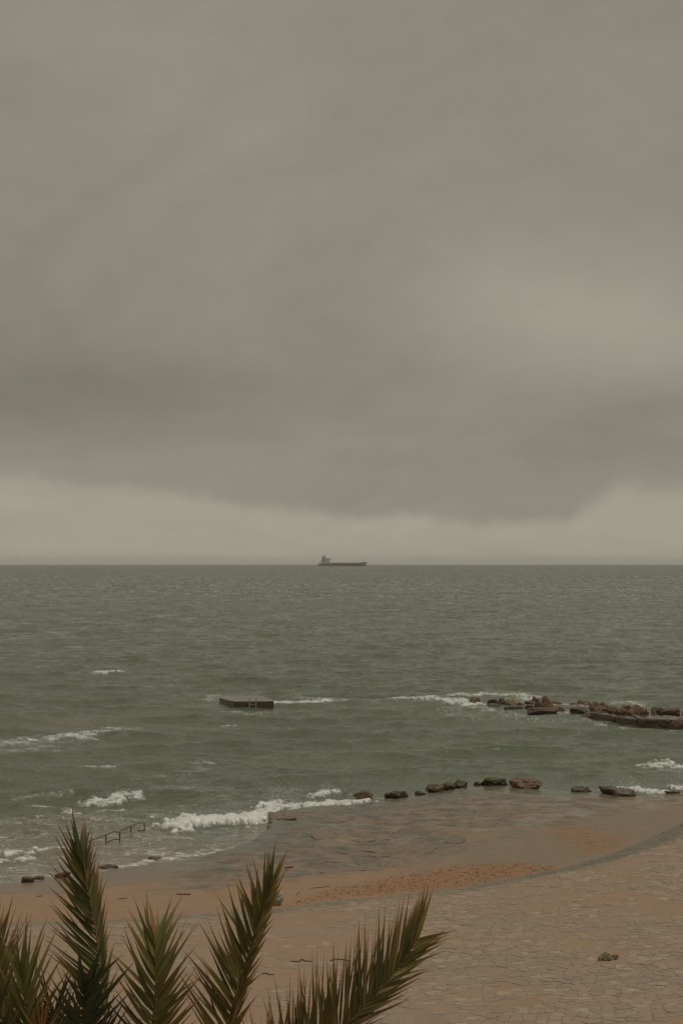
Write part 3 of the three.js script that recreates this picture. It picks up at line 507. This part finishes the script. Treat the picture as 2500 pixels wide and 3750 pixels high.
// stone jetty: blocks of a low wall with a wet flat top
{
  const B = ([a, b]) => [2070 + a / 3.647, 2540 + b / 3.647], H = 0.66;
  const front = [[350, 345], [480, 368], [660, 396], [830, 420], [960, 428], [1160, 434], [1400, 447], [1640, 462], [2100, 480]].map((q) => { const [px, py] = B(q), p = gp(px, py, 0); return [p.x, p.z]; });
  const root = group('jetty', 0, 0, 0); tag(root, 'low brown stone jetty with a wet flat top behind the surf', 'jetty');
  const cuts = [[0, 2], [2, 4], [4, 6], [6, 7], [7, 8]], jm = vmat(0.2), r = rng(91);
  cuts.forEach(([a, b], n) => {
    const x0 = front[a][0] + 0.03, x1 = front[b][0] - 0.03, N = Math.ceil((x1 - x0) / 0.11), P = [], C = [], I = [], top_ = H + (r() - 0.5) * 0.07;
    const depthAt = (x) => lerp(1.2, 4.6, sstep(front[0][0], front[4][0], x));
    const prof = []; for (let k = 0; k <= 8; k++) prof.push([0, -0.6 + (top_ + 0.6) * k / 8]); for (let k = 1; k <= 14; k++) prof.push([k / 14, top_]); prof.push([1, -0.6]);
    for (let i = 0; i <= N; i++) {
      const x = lerp(x0, x1, i / N), z0 = zAt(front, x), end = Math.min(i, N - i), cap = end === 0 ? 0.1 : 0;
      prof.forEach(([t, y], k) => {
        const f = k <= 8, rough = f ? 0.16 * fbm(n3.bind ? (u, w) => n3(u, w, n * 4) : n2, x * 1.1, y * 2.4, 3) : 0, round = k === 8 ? 0.07 : 0;
        const z = z0 - t * depthAt(x) + rough - round - cap * 0.5, yy = y + (f ? (k === 8 ? -0.03 : 0) : k === prof.length - 1 ? 0 : 0.05 * fbm(n2, x * 0.7, z * 0.8, 3)) - cap * (k > 6 ? 0.6 : 0) - (f ? 0 : 0.05 * t);
        P.push(x, yy, z);
        const m = fbm(n2b, x * 1.6, f ? y * 3 : z * 1.6, 3), c = [0.105, 0.07, 0.045]; mix3(c, [0.07, 0.05, 0.033], clamp(0.4 + 0.9 * m));
        const s = 1 + 0.2 * n2(x * 7, (y + z) * 7); C.push(c[0] * s, c[1] * s, c[2] * s);
      });
    }
    const M = prof.length; for (let i = 0; i < N; i++) for (let k = 0; k < M - 1; k++) { const q = i * M + k; I.push(q, q + M, q + 1, q + 1, q + M, q + M + 1); }
    for (const i of [0, N]) { const f = i * M; for (let k = 1; k < M - 1; k++) I.push(...(i ? [f, f + k, f + k + 1].reverse() : [f, f + k, f + k + 1])); }
    const g = new THREE.BufferGeometry(); g.setAttribute('position', new THREE.Float32BufferAttribute(P, 3)); g.setAttribute('color', new THREE.Float32BufferAttribute(C, 3)); g.setIndex(I); g.computeVertexNormals();
    mesh('wall_block', g, jm, root);
  });
}

// ---------------------------------------------------------------- bathing platform with its ladder
{
  const Q = ([a, b]) => [700 + a / 2.613, 2450 + b / 2.613], H = 0.66;
  const plan = [[413, 310], [350, 297], [272, 273], [300, 262], [420, 257], [680, 256], [745, 276], [792, 299], [788, 308]].map((q) => gp(...Q(q), H));
  const c = plan.reduce((s, p) => s.add(p), new THREE.Vector3()).divideScalar(plan.length); c.y = 0;
  const root = group('bathing_platform', c.x, 0, c.z); tag(root, 'square concrete bathing platform with cut corners standing in the sea', 'platform');
  const sh = new THREE.Shape(plan.map((p) => new THREE.Vector2(p.x - c.x, -(p.z - c.z))));
  const g = new THREE.ExtrudeGeometry(sh, { depth: H + 0.9 - 0.08, bevelEnabled: true, bevelThickness: 0.06, bevelSize: 0.05, bevelOffset: -0.05, bevelSegments: 2, steps: 12 }); g.rotateX(-Math.PI / 2); g.translate(0, -0.9 + 0.02, 0);
  const tess = g.toNonIndexed ? g : g, p = tess.attributes.position, nn = tess.attributes.normal, C = [];
  for (let i = 0; i < p.count; i++) { const x = p.getX(i), y = p.getY(i), z = p.getZ(i), m = fbm(n2, x * 1.3, (y * 2 + z) * 1.3, 3), col = [0.12, 0.084, 0.055]; mix3(col, [0.075, 0.052, 0.033], clamp(0.5 + m)); C.push(...col); }
  tess.setAttribute('color', new THREE.Float32BufferAttribute(C, 3));
  mesh('deck_block', tess, vmat(0.16), root);
  // worn yellowish corner facing the cut side
  const a = plan[0], b = plan[1], dx = b.x - a.x, dz = b.z - a.z, L = Math.hypot(dx, dz), patch = new THREE.PlaneGeometry(L * 0.96, 0.56, 10, 6), pp = patch.attributes.position;
  for (let i = 0; i < pp.count; i++) pp.setXYZ(i, pp.getX(i) * (1 - 0.18 * Math.abs(n2(i * 1.7, 3))), pp.getY(i) * (1 - 0.2 * Math.abs(n2(i * 2.3, 9))), 0.02 * Math.max(0, 1 - 2 * Math.abs(pp.getX(i)) / L));
  patch.computeVertexNormals();
  const y = mesh('worn_corner', patch, mat(0.2, 0.145, 0.062, 0.9), root); y.userData.label = 'yellowish worn patch on the cut corner';
  y.position.set((a.x + b.x) / 2 - c.x, 0.28, (a.z + b.z) / 2 - c.z); y.rotation.y = Math.atan2(-dz, dx) + (dx < 0 ? Math.PI : 0); y.translateZ(0.01);
  const steel = mat(0.55, 0.52, 0.46, 0.35, { metalness: 0.6 });
  const lad = new THREE.Group(); lad.name = 'ladder'; root.add(lad);
  for (const px of [554, 618]) {
    const f = gp(...Q([px + 3, 309]), H), u = [f.x - c.x, f.z - c.z];
    const z0 = u[1] + 0.1, path = new THREE.CatmullRomCurve3([[z0 - 0.75, H], [z0 - 0.75, H + 0.35], [z0 - 0.68, H + 0.5], [z0 - 0.5, H + 0.54], [z0 - 0.1, H + 0.52], [z0, H + 0.42], [z0, H + 0.1], [z0, 0.1], [z0, -0.6]].map(([z, yy]) => new THREE.Vector3(u[0], yy, z)), false, 'centripetal');
    mesh('rail', new THREE.TubeGeometry(path, 40, 0.042, 8), steel, lad);
  }
  const f0 = gp(...Q([557, 309]), H), f1 = gp(...Q([621, 309]), H);
  for (const yy of [0.32, 0.02, -0.28]) { const gcy = new THREE.CylinderGeometry(0.022, 0.022, Math.abs(f1.x - f0.x), 8); gcy.rotateZ(Math.PI / 2); mesh('rung', gcy, steel, lad).position.set((f0.x + f1.x) / 2 - c.x, yy, (f0.z + f1.z) / 2 - c.z + 0.1); }
}

// ---------------------------------------------------------------- handrails of the drowned steps
function handrail(label, pts) {                                    // pts: rail start, bend, end; posts and low rail, in zoom units
  const Z = ([a, b]) => [300 + a / 5.227, 2980 + b / 5.227], foot = gp(...Z(pts.foot), 0), dep = -foot.z;
  const W = (q) => at(...Z(q), dep), root = group('handrail', foot.x, 0, foot.z), loc = (v) => v.sub(new THREE.Vector3(foot.x, 0, foot.z));
  tag(root, label, 'handrail', null);
  const steel = mat(0.26, 0.23, 0.18, 0.45, { metalness: 0.3 }), darkS = mat(0.11, 0.095, 0.07, 0.6, { metalness: 0.3 });
  const bar = (name, list, r, m) => { const cp_ = new THREE.CurvePath(); for (let i = 0; i < list.length - 1; i++) cp_.add(new THREE.LineCurve3(list[i], list[i + 1])); mesh(name, new THREE.TubeGeometry(cp_, 60, r, 8), m, root); };
  const rail = pts.rail.map((q) => loc(W(q))), d = rail[0].clone().sub(rail[1]).normalize(); rail.unshift(rail[0].clone().addScaledVector(d, 0.9));
  bar('top_rail', rail, 0.036, steel);
  const low = pts.low.map((q) => loc(W(q))); const d2 = low[0].clone().sub(low[1]).normalize(); low.unshift(low[0].clone().addScaledVector(d2, 0.8));
  bar('low_rail', low, 0.026, darkS);
  for (const q of pts.posts) { const a = loc(W(q)); bar('post', [a, new THREE.Vector3(a.x, -0.9, a.z)], 0.034, darkS); }
}
handrail('bent steel handrail rising from the surf over drowned steps, fully clear of the breaker', { foot: [727, 535], rail: [[108, 536], [640, 333], [746, 347]], posts: [[463, 402], [727, 347]], low: [[470, 550], [635, 487], [727, 495]] });
handrail('second bent steel handrail, beside the foam of the breaking wave', { foot: [1197, 368], rail: [[758, 318], [1115, 163], [1212, 180]], posts: [[940, 240], [1197, 180]], low: [[1000, 365], [1105, 322], [1190, 325]] });

// ---------------------------------------------------------------- cargo ship on the horizon
{
  const D = 5500, W = 5.227, root = group('cargo_ship'), k = D / FPX, X = (a) => (1100 + a / W - 1250) * k, sea = -D * D / 2 / 6371000, Y = (b) => (478 - b) / W * k;
  root.position.set(X(800), sea, -D); tag(root, 'loaded bulk carrier with its bridge and funnel aft, lying on the horizon', 'ship');
  const hullM = mat(0.24, 0.23, 0.205, 0.7), white = mat(0.62, 0.6, 0.55, 0.7), grey = mat(0.24, 0.24, 0.215, 0.8), orange = mat(0.42, 0.14, 0.06, 0.7), deckM = mat(0.2, 0.15, 0.11, 0.8);
  const box = (name, x0, x1, y0, y1, dep, m, parent = root) => { const g = new THREE.BoxGeometry(X(x1) - X(x0), Math.abs(Y(y0) - Y(y1)), dep); return mesh(name, g, m, parent).translateX((X(x0) + X(x1)) / 2 - X(800)).translateY((Y(y0) + Y(y1)) / 2); };
  const s = new THREE.Shape(); const q = (a, b, f) => s[f](X(a) - X(800), Y(b));
  q(340, 500, 'moveTo'); q(340, 430, 'lineTo'); q(560, 424, 'lineTo'); q(700, 421, 'lineTo'); q(1110, 418, 'lineTo'); q(1165, 404, 'lineTo'); q(1272, 406, 'lineTo'); q(1262, 432, 'lineTo'); q(1254, 450, 'lineTo'); q(1254, 500, 'lineTo');
  const hg = new THREE.ExtrudeGeometry(s, { depth: 30, bevelEnabled: true, bevelThickness: 2, bevelSize: 0.6, bevelSegments: 2 }); hg.translate(0, 0, -15);
  const hp = hg.attributes.position; for (let i = 0; i < hp.count; i++) { const t = clamp((hp.getX(i) - (X(1120) - X(800))) / (X(1272) - X(1120))); hp.setZ(i, hp.getZ(i) * (1 - 0.8 * t * t)); } hg.computeVertexNormals();
  mesh('hull', hg, hullM, root);
  box('bulwark', 1120, 1255, 412, 405, 12, white); box('deck_edge', 575, 1115, 419, 414, 26, white);
  for (let i = 0; i < 7; i++) box('hatch_cover', 600 + i * 72, 655 + i * 72, 416, 410, 18, deckM);
  const house = box('deck_house', 400, 560, 425, 395, 26, white);
  box('deck_house', 460, 525, 395, 340, 24, white); box('deck_house', 375, 450, 425, 400, 20, white); box('deck_house', 455, 515, 340, 322, 20, grey);
  box('bridge_wing', 508, 580, 352, 336, 30, grey); box('bridge_wing', 560, 580, 362, 352, 30, grey);
  for (let i = 0; i < 3; i++) { const d = box('deck_window', 528, 548, 382 - i * 14, 376 - i * 14, 25, grey); d.userData.label = 'dark window band'; }
  box('lifeboat', 535, 562, 398, 380, 8, orange).translateZ(10);
  box('funnel', 415, 453, 395, 292, 14, grey); box('funnel_pipe', 428, 440, 292, 278, 5, grey); box('engine_casing', 408, 460, 420, 350, 18, grey);
  const pole = (name, a, y0, y1, r) => { const g = new THREE.CylinderGeometry(r * 0.6, r, Math.abs(Y(y1) - Y(y0)), 8); const m = mesh(name, g, grey, root); m.position.set(X(a) - X(800), (Y(y0) + Y(y1)) / 2, 0); return m; };
  pole('radar_mast', 471, 330, 240, 1.1); box('radar_bar', 462, 486, 268, 262, 3, grey); box('radar_bar', 465, 480, 300, 296, 3, grey); pole('stern_mast', 373, 425, 362, 0.6); pole('foremast', 1220, 404, 322, 0.75); box('crane_arm', 370, 410, 388, 382, 3, grey);
}

// ---------------------------------------------------------------- palms
function leafGeo(seed, base, tip, bend) {                           // unit leaflet along +y: folded blade, widest low down, drawn out to a point
  const r = rng(seed), N = 7, P = [], C = [], I = [], cv = (r() - 0.5) * 0.5;
  for (let i = 0; i <= N; i++) {
    const t = i / N, w = 0.5 * Math.pow(Math.sin(Math.PI * Math.min(1, 0.16 + 0.84 * Math.pow(t, 0.6))), 1.1) * (t === 1 ? 0.02 : 1) * (1 - 0.25 * t), y = t, z = -bend * t * t, x = cv * t * t, f = 0.42 * (1 - 0.5 * t);
    const c = [...base]; mix3(c, tip, sstep(0.45, 0.95, t)); const k = 0.9 + 0.2 * r();
    for (const [sx, dz] of [[-1, f], [0, 0], [1, f]]) { P.push(sx * w, y, dz * w); C.push(c[0] * k * (sx ? 1 : 1.25), c[1] * k * (sx ? 1 : 1.25), c[2] * k * (sx ? 1 : 1.2)); }
    P[P.length - 9] += 0; for (const q of [3, 6, 9]) { P[P.length - q] += x * 6; P[P.length - q + 2] += z * 6; }
  }
  for (let i = 0; i < N; i++) for (const k of [0, 1]) { const a = i * 3 + k; I.push(a, a + 3, a + 1, a + 1, a + 3, a + 4); }
  const g = new THREE.BufferGeometry(); g.setAttribute('position', new THREE.Float32BufferAttribute(P, 3)); g.setAttribute('color', new THREE.Float32BufferAttribute(C, 3)); g.setIndex(I); g.computeVertexNormals(); return g;
}
const TONES = {
  dark: [[0.062, 0.064, 0.018], [0.22, 0.12, 0.045]], blue: [[0.042, 0.052, 0.024], [0.075, 0.07, 0.034]], fresh: [[0.14, 0.135, 0.042], [0.25, 0.17, 0.07]],
  olive: [[0.155, 0.125, 0.036], [0.29, 0.155, 0.065]], brown: [[0.1, 0.072, 0.022], [0.27, 0.125, 0.058]], dry: [[0.25, 0.1, 0.042], [0.3, 0.155, 0.08]], grey: [[0.23, 0.2, 0.095], [0.3, 0.21, 0.11]],
};
const leaves = Object.fromEntries(Object.entries(TONES).map(([k, [a, b]], i) => [k, [0, 1, 2, 3].map((v) => leafGeo(300 + i * 10 + v, a, b, 0.06 + 0.2 * v))]));
const leafMat = new THREE.MeshPhysicalMaterial({ vertexColors: true, roughness: 0.7, specularIntensity: 0.45, side: THREE.DoubleSide }), stalkMat = mat(0.16, 0.115, 0.05, 0.6);
function frond(palm, spec) {
  const r = rng(spec.seed), f = new THREE.Group(); f.name = 'frond'; palm.add(f); if (spec.label) f.userData.label = spec.label;
  const org = palm.position, pts = spec.path.map(([px, py, d]) => at(px, py, d).sub(org)), curve = new THREE.CatmullRomCurve3(pts, false, 'centripetal');
  const N = 40, P = [], I = []; const fr = []; for (let i = 0; i <= N; i++) fr.push([curve.getPointAt(i / N), curve.getTangentAt(i / N)]);
  fr.forEach(([p, t], i) => { const u = new THREE.Vector3(0, 0, 1).cross(t).normalize(), v = t.clone().cross(u), w = lerp(0.02, 0.0035, Math.pow(i / N, 0.8)); for (let k = 0; k < 6; k++) { const a = k / 6 * 6.283; const q = p.clone().addScaledVector(u, Math.cos(a) * w).addScaledVector(v, Math.sin(a) * w * 0.7); P.push(q.x, q.y, q.z); } });
  for (let i = 0; i < N; i++) for (let k = 0; k < 6; k++) { const a = i * 6 + k, b = i * 6 + (k + 1) % 6; I.push(a, b, a + 6, b, b + 6, a + 6); }
  const g = new THREE.BufferGeometry(); g.setAttribute('position', new THREE.Float32BufferAttribute(P, 3)); g.setIndex(I); g.computeVertexNormals(); mesh('stalk', g, stalkMat, f);
  const L = curve.getLength(), start = spec.from ?? 0.25, Y = new THREE.Vector3(0, 1, 0);
  for (const side of ['L', 'R']) {
    const s = spec[side]; if (!s) continue;
    const n = Math.round(s.n * (spec.more ?? 1.7)), dir0 = new THREE.Vector3(...s.dir).normalize(), dir1 = new THREE.Vector3(...(s.dir1 ?? s.dir)).normalize();
    for (let i = 0; i < n; i++) {
      const t = lerp(start, 0.995, (i + 0.5 * (side === 'R') + 0.5 * (r() - 0.5)) / n), q = clamp(t, 0, 1), p = curve.getPointAt(q), T = curve.getTangentAt(q), d = dir0.clone().lerp(dir1, (q - start) / (1 - start));
      const ang = lerp(s.a0, s.a1, Math.pow((q - start) / (1 - start), s.pw ?? 4)) + (r() - 0.5) * (s.jit ?? 0.26);
      const v = T.clone().multiplyScalar(Math.cos(ang)).addScaledVector(d, Math.sin(ang)).add(new THREE.Vector3((r() - 0.5) * 0.12, (r() - 0.5) * 0.08, (r() - 0.5) * 0.2)).normalize();
      const env = Math.sin(Math.PI * clamp(0.25 + 0.6 * q)) ** 0.4, len = s.len * env * (0.78 + 0.42 * r()), wid = (s.w ?? 0.042) * 0.7 * (0.7 + 0.5 * r());
      const set = leaves[(q > (spec.dryFrom ?? 2)) ? 'dry' : Array.isArray(s.tone) ? s.tone[(r() * s.tone.length) | 0] : s.tone], m = mesh('leaflet', set[(r() * 4) | 0], leafMat, f);
      m.position.copy(p); m.quaternion.setFromUnitVectors(Y, v).multiply(new THREE.Quaternion().setFromAxisAngle(Y, (s.roll ?? 0) + (r() - 0.5) * 1.1)); m.scale.set(wid, len, wid);
    }
  }
}
const leafCount = (p) => { let n = 0; p.traverse((o) => { if (o.name.startsWith('leaflet')) n++; }); return n; };
function palmAt(px, py, d, label) {
  const crown = at(px, py, d), base = ground(crown.x, crown.z), root = group('palm_tree', crown.x, base, crown.z); tag(root, label, 'palm tree', 'palms below the viewpoint');
  const h = crown.y - base, P = [], C = [], I = [], N = 34, M = 20;                            // trunk ringed by old leaf bases
  for (let i = 0; i <= N; i++) for (let k = 0; k < M; k++) { const t = i / N, a = k / M * 6.283, w = (0.24 - 0.03 * t) * (1 + 0.12 * Math.abs(Math.sin(i * 1.57 + k * 0.94)) + 0.04 * n2(k * 3, i)); P.push(Math.cos(a) * w, t * h, Math.sin(a) * w); const s = 0.8 + 0.4 * Math.abs(n2(k * 0.7, i * 0.5)); C.push(0.13 * s, 0.095 * s, 0.06 * s); }
  for (let i = 0; i < N; i++) for (let k = 0; k < M; k++) { const a = i * M + k, b = i * M + (k + 1) % M; I.push(a, a + M, b, b, a + M, b + M); }
  const g = new THREE.BufferGeometry(); g.setAttribute('position', new THREE.Float32BufferAttribute(P, 3)); g.setAttribute('color', new THREE.Float32BufferAttribute(C, 3)); g.setIndex(I); g.computeVertexNormals(); mesh('trunk', g, vmat(0.95), root);
  return root;
}
{
  const mid = palmAt(430, 4350, 10.4, 'palm with one tall upright frond and a dark green frond before it');
  frond(mid, { seed: 1, path: [[430, 4350, 10.4], [400, 3900, 10.7], [376, 3620, 10.8], [350, 3400, 10.9], [318, 3230, 10.95], [298, 3110, 11]], from: 0.5,
    L: { n: 26, dir: [-0.95, 0.1, 0.2], a0: 0.88, a1: 0.12, pw: 3, len: 0.54, w: 0.046, tone: ['dark', 'dark', 'olive'] }, R: { n: 24, dir: [0.25, 0.1, -0.95], dir1: [0.5, 0.1, -0.8], a0: 0.6, a1: 0.25, len: 0.45, w: 0.04, tone: ['dark', 'brown'] } });
  frond(mid, { seed: 2, path: [[430, 4350, 10.4], [340, 4000, 9.6], [304, 3770, 9.2], [306, 3680, 9.0], [316, 3590, 8.9]], from: 0.45, more: 1.8,
    L: { n: 14, dir: [-0.8, 0.2, 0.4], a0: 0.8, a1: 0.2, len: 0.46, w: 0.06, tone: 'blue' }, R: { n: 18, dir: [0.85, 0.2, 0.4], a0: 0.8, a1: 0.4, len: 0.56, w: 0.065, tone: 'blue' } });
  frond(mid, { seed: 3, path: [[430, 4350, 10.4], [530, 3950, 10.1], [560, 3740, 10.0], [571, 3580, 10], [569, 3490, 10.05], [564, 3430, 10.1]], from: 0.42, dryFrom: 0.97,
    L: { n: 20, dir: [-0.95, 0, 0.25], a0: 0.85, a1: 0.2, pw: 2.5, len: 0.5, w: 0.05, tone: ['fresh', 'dark', 'olive'] }, R: { n: 22, dir: [0.9, 0, 0.3], a0: 0.75, a1: 0.15, pw: 2.5, len: 0.56, w: 0.055, tone: ['fresh', 'olive'] } });
  const east = palmAt(850, 4350, 10.6, 'palm with a slanting frond and a long arching frond over the paving');
  frond(east, { seed: 4, path: [[850, 4350, 10.6], [815, 3950, 10.6], [840, 3740, 10.6], [884, 3580, 10.6], [930, 3430, 10.6], [962, 3320, 10.6], [990, 3240, 10.6]], from: 0.42,
    L: { n: 30, dir: [-0.97, 0.1, -0.15], a0: 0.76, a1: 0.2, pw: 3, len: 0.54, w: 0.044, tone: ['olive', 'brown', 'olive', 'dark'] }, R: { n: 28, dir: [0.5, 0, 0.87], a0: 0.62, a1: 0.2, len: 0.42, w: 0.05, tone: ['grey', 'olive'] } });
  frond(east, { seed: 5, path: [[850, 4350, 10.6], [960, 4040, 10.3], [1120, 3870, 10.15], [1280, 3740, 10.1], [1385, 3635, 10.1], [1475, 3520, 10.15], [1530, 3435, 10.2]], from: 0.3, more: 2.1,
    L: { n: 52, dir: [-0.82, 0.55, -0.15], dir1: [-0.7, 0.7, 0], a0: 0.76, a1: 0.25, len: 0.62, w: 0.042, tone: ['brown', 'olive', 'brown', 'dark'] }, R: { n: 36, dir: [0.75, -0.4, 0.5], a0: 0.35, a1: 0.75, len: 0.42, w: 0.04, tone: ['olive', 'brown', 'grey'] } });
  const west = palmAt(60, 4350, 10.2, 'palm with crowded upright fronds and a brown dry frond at its heart');
  frond(west, { seed: 6, more: 1.45, path: [[60, 4350, 10.2], [40, 3950, 10.2], [15, 3750, 10.2], [-20, 3560, 10.3], [-60, 3420, 10.4]], from: 0.36,
    L: { n: 16, dir: [-0.9, 0, 0.3], a0: 0.7, a1: 0.3, len: 0.42, tone: 'brown' }, R: { n: 34, dir: [0.9, 0.1, 0.2], a0: 0.5, a1: 0.4, len: 0.56, w: 0.04, tone: ['brown', 'dark', 'olive'] } });
  frond(west, { seed: 7, more: 1.45, path: [[60, 4350, 10.2], [90, 3950, 9.8], [96, 3780, 9.7], [92, 3660, 9.7], [84, 3570, 9.7]], from: 0.46,
    L: { n: 16, dir: [-0.8, 0, 0.3], a0: 0.5, a1: 0.1, len: 0.56, w: 0.045, tone: ['dark', 'fresh'] }, R: { n: 22, dir: [0.85, 0, 0.3], a0: 0.5, a1: 0.1, len: 0.6, w: 0.05, tone: ['fresh', 'olive', 'fresh'] } });
  frond(west, { seed: 8, path: [[60, 4350, 10.2], [130, 4000, 9.4], [150, 3880, 9.2], [152, 3800, 9.1], [150, 3760, 9.1]], from: 0.4, label: 'brown withered frond', more: 1,
    L: { n: 30, dir: [-0.8, 0.1, 0.4], a0: 0.8, a1: 0.2, len: 0.42, w: 0.026, tone: 'dry', jit: 0.5 }, R: { n: 32, dir: [0.85, 0.1, 0.4], a0: 0.8, a1: 0.2, len: 0.42, w: 0.026, tone: 'dry', jit: 0.5 } });
  frond(west, { seed: 9, more: 1.45, path: [[60, 4350, 10.2], [20, 4000, 9.5], [-5, 3880, 9.3], [-20, 3780, 9.2], [-30, 3700, 9.2]], from: 0.4,
    L: { n: 10, dir: [-0.8, 0, 0.4], a0: 0.7, a1: 0.3, len: 0.4, tone: 'blue' }, R: { n: 22, dir: [0.85, 0, 0.4], a0: 0.65, a1: 0.3, len: 0.5, w: 0.05, tone: ['blue', 'dark'] } });
  frond(west, { seed: 10, more: 1.45, path: [[60, 4350, 10.2], [150, 4050, 9.9], [185, 3900, 9.8], [200, 3780, 9.8], [204, 3690, 9.8]], from: 0.4,
    L: { n: 18, dir: [-0.85, 0, 0.3], a0: 0.7, a1: 0.2, len: 0.54, tone: ['dark', 'brown'] }, R: { n: 18, dir: [0.85, 0, 0.3], a0: 0.7, a1: 0.2, len: 0.52, tone: ['dark', 'brown'] } });
  console.log('leaflets', leafCount(mid), leafCount(east), leafCount(west));
}

// ---------------------------------------------------------------- driftwood, wrack, spray
function stick(label, list, r, m) {
  const pts = list.map(([px, py]) => { const p = hit(px, py); p.y += r * 0.8; return p; }), c = pts[0].clone(), g = new THREE.TubeGeometry(new THREE.CatmullRomCurve3(pts.map((p) => p.clone().sub(c))), 14, r, 6);
  const o = top(lit(new THREE.Mesh(g, m)), 'driftwood_stick'); o.position.copy(c); return tag(o, label, 'driftwood', 'twigs strewn on sand and paving');
}
{
  const redStick = mat(0.14, 0.05, 0.02, 0.85), dk = mat(0.075, 0.045, 0.025, 0.9);
  stick('straight dark red stick lying on the sand beyond the palms', [[648, 3276], [672, 3277], [697, 3277]], 0.03, redStick);
  stick('short reddish stick at the border of sand and wet shelf', [[1042, 3180], [1058, 3178], [1074, 3176]], 0.035, redStick);
  stick('thin chip beside the short reddish stick', [[1046, 3184], [1053, 3189]], 0.02, redStick);
  stick('long crooked twig lying across the sandy paving', [[1066, 3522], [1095, 3522], [1105, 3514], [1118, 3521], [1142, 3523]], 0.018, dk);
  stick('curved twig meeting the long crooked one on the paving', [[1208, 3520], [1230, 3514], [1262, 3517], [1280, 3522]], 0.018, dk);
  stick('hooked twig on the paving beside the slanting frond', [[960, 3569], [976, 3566], [986, 3571], [1002, 3570]], 0.018, dk);
  stick('small curled twig on the sand near the pale boulder', [[1088, 3278], [1090, 3272], [1097, 3269]], 0.014, dk);
  stick('thin twig with a dark knot on the sand near the wrack', [[1138, 3255], [1146, 3253], [1180, 3250], [1208, 3247]], 0.014, dk);
  stick('short dark twig lying on the beach behind the tall frond', [[138, 3284], [154, 3282]], 0.02, dk);
  stick('thin pale twig on the beach between the fronds', [[434, 3293], [450, 3292], [466, 3290]], 0.018, dk);
  const r = rng(8), pieces = [], M = new THREE.Matrix4(), q = new THREE.Quaternion(), e = new THREE.Euler();
  for (const [D, n, th] of [[DEBRIS[0], 7000, -0.1], [DEBRIS[1], 600, 0.0]]) {
    const X = D.map((p) => p[0]), Z = D.map((p) => p[1]), x0 = Math.min(...X), x1 = Math.max(...X), z0 = Math.min(...Z), z1 = Math.max(...Z);
    for (let i = 0; i < n; i++) { const x = lerp(x0, x1, r()), z = lerp(z0, z1, r()); if (polyIn(D, x, z) < -0.9 * r() * r() || n2(x * 1.1, z * 1.6) + 0.6 * n2b(x * 4, z * 4) < th) continue; pieces.push([x, z]); }
  }
  for (let i = 0; i < 160; i++) { const p = hit(r() * 2500, 3335 + (r() - 0.5) * 40 - 0); const d = footD(p.x, p.z); if (d < 0 && d > -0.5) pieces.push([p.x, p.z]); }
  const bit = new THREE.BoxGeometry(0.06, 0.01, 0.016), w = new THREE.InstancedMesh(bit, mat(0.24, 0.115, 0.055, 0.95), pieces.length), col = new THREE.Color();
  pieces.forEach(([x, z], i) => { const s = 0.35 + 1.5 * r() * r(); M.compose(new THREE.Vector3(x, ground(x, z) + 0.012, z), q.setFromEuler(e.set((r() - 0.5) * 0.5, r() * 6.28, (r() - 0.5) * 0.6)), new THREE.Vector3(s, s, s)); w.setMatrixAt(i, M); const k = 0.35 + r(); w.setColorAt(i, col.setRGB(k, k * (0.8 + 0.4 * r()), k)); });
  tag(top(lit(w), 'beach_wrack'), 'reddish brown wrack strewn along the top of the beach', 'wrack', null, 'stuff');
  const drops = [];
  const burst = (px, py, spreadX, up, n, size) => { const o = gp(px, py, 0.1); for (let i = 0; i < n; i++) { const t = Math.pow(r(), 0.8), a = (r() + r() - 1); drops.push([o.x + a * spreadX * (0.35 + t) + t * -0.4, o.y + t * up * (0.5 + 0.5 * r()), o.z + (r() - 0.5) * 1.2, size * (0.35 + r() * r())]); } };
  burst(1075, 2950, 1.5, 2.0, 520, 0.018); burst(1010, 2945, 0.9, 1.1, 320, 0.018); burst(2320, 2890, 1.3, 1.0, 420, 0.016); burst(2140, 2880, 0.8, 0.4, 160, 0.016); burst(455, 2915, 0.9, 0.6, 180, 0.018); burst(1210, 2890, 0.8, 0.4, 160, 0.018); burst(800, 2998, 2.6, 0.7, 900, 0.014); burst(900, 2996, 1.4, 0.6, 500, 0.014); burst(1120, 2946, 2.2, 0.5, 700, 0.012); burst(440, 2922, 1.2, 0.5, 300, 0.014); burst(1550, 2556, 3.0, 0.6, 300, 0.022); burst(2490, 2880, 1.2, 0.8, 200, 0.016); burst(1850, 2550, 3.5, 0.8, 260, 0.03);
  const sp_ = new THREE.InstancedMesh(new THREE.IcosahedronGeometry(1, 1), mat(0.75, 0.75, 0.72, 0.6), drops.length);
  drops.forEach(([x, y, z, s], i) => sp_.setMatrixAt(i, M.makeScale(s, s * 1.2, s).setPosition(x, y, z)));
  tag(top(lit(sp_), 'sea_spray'), 'white spray drops thrown up where waves hit the rocks', 'spray', null, 'stuff');
}

renderer.render(scene, camera);
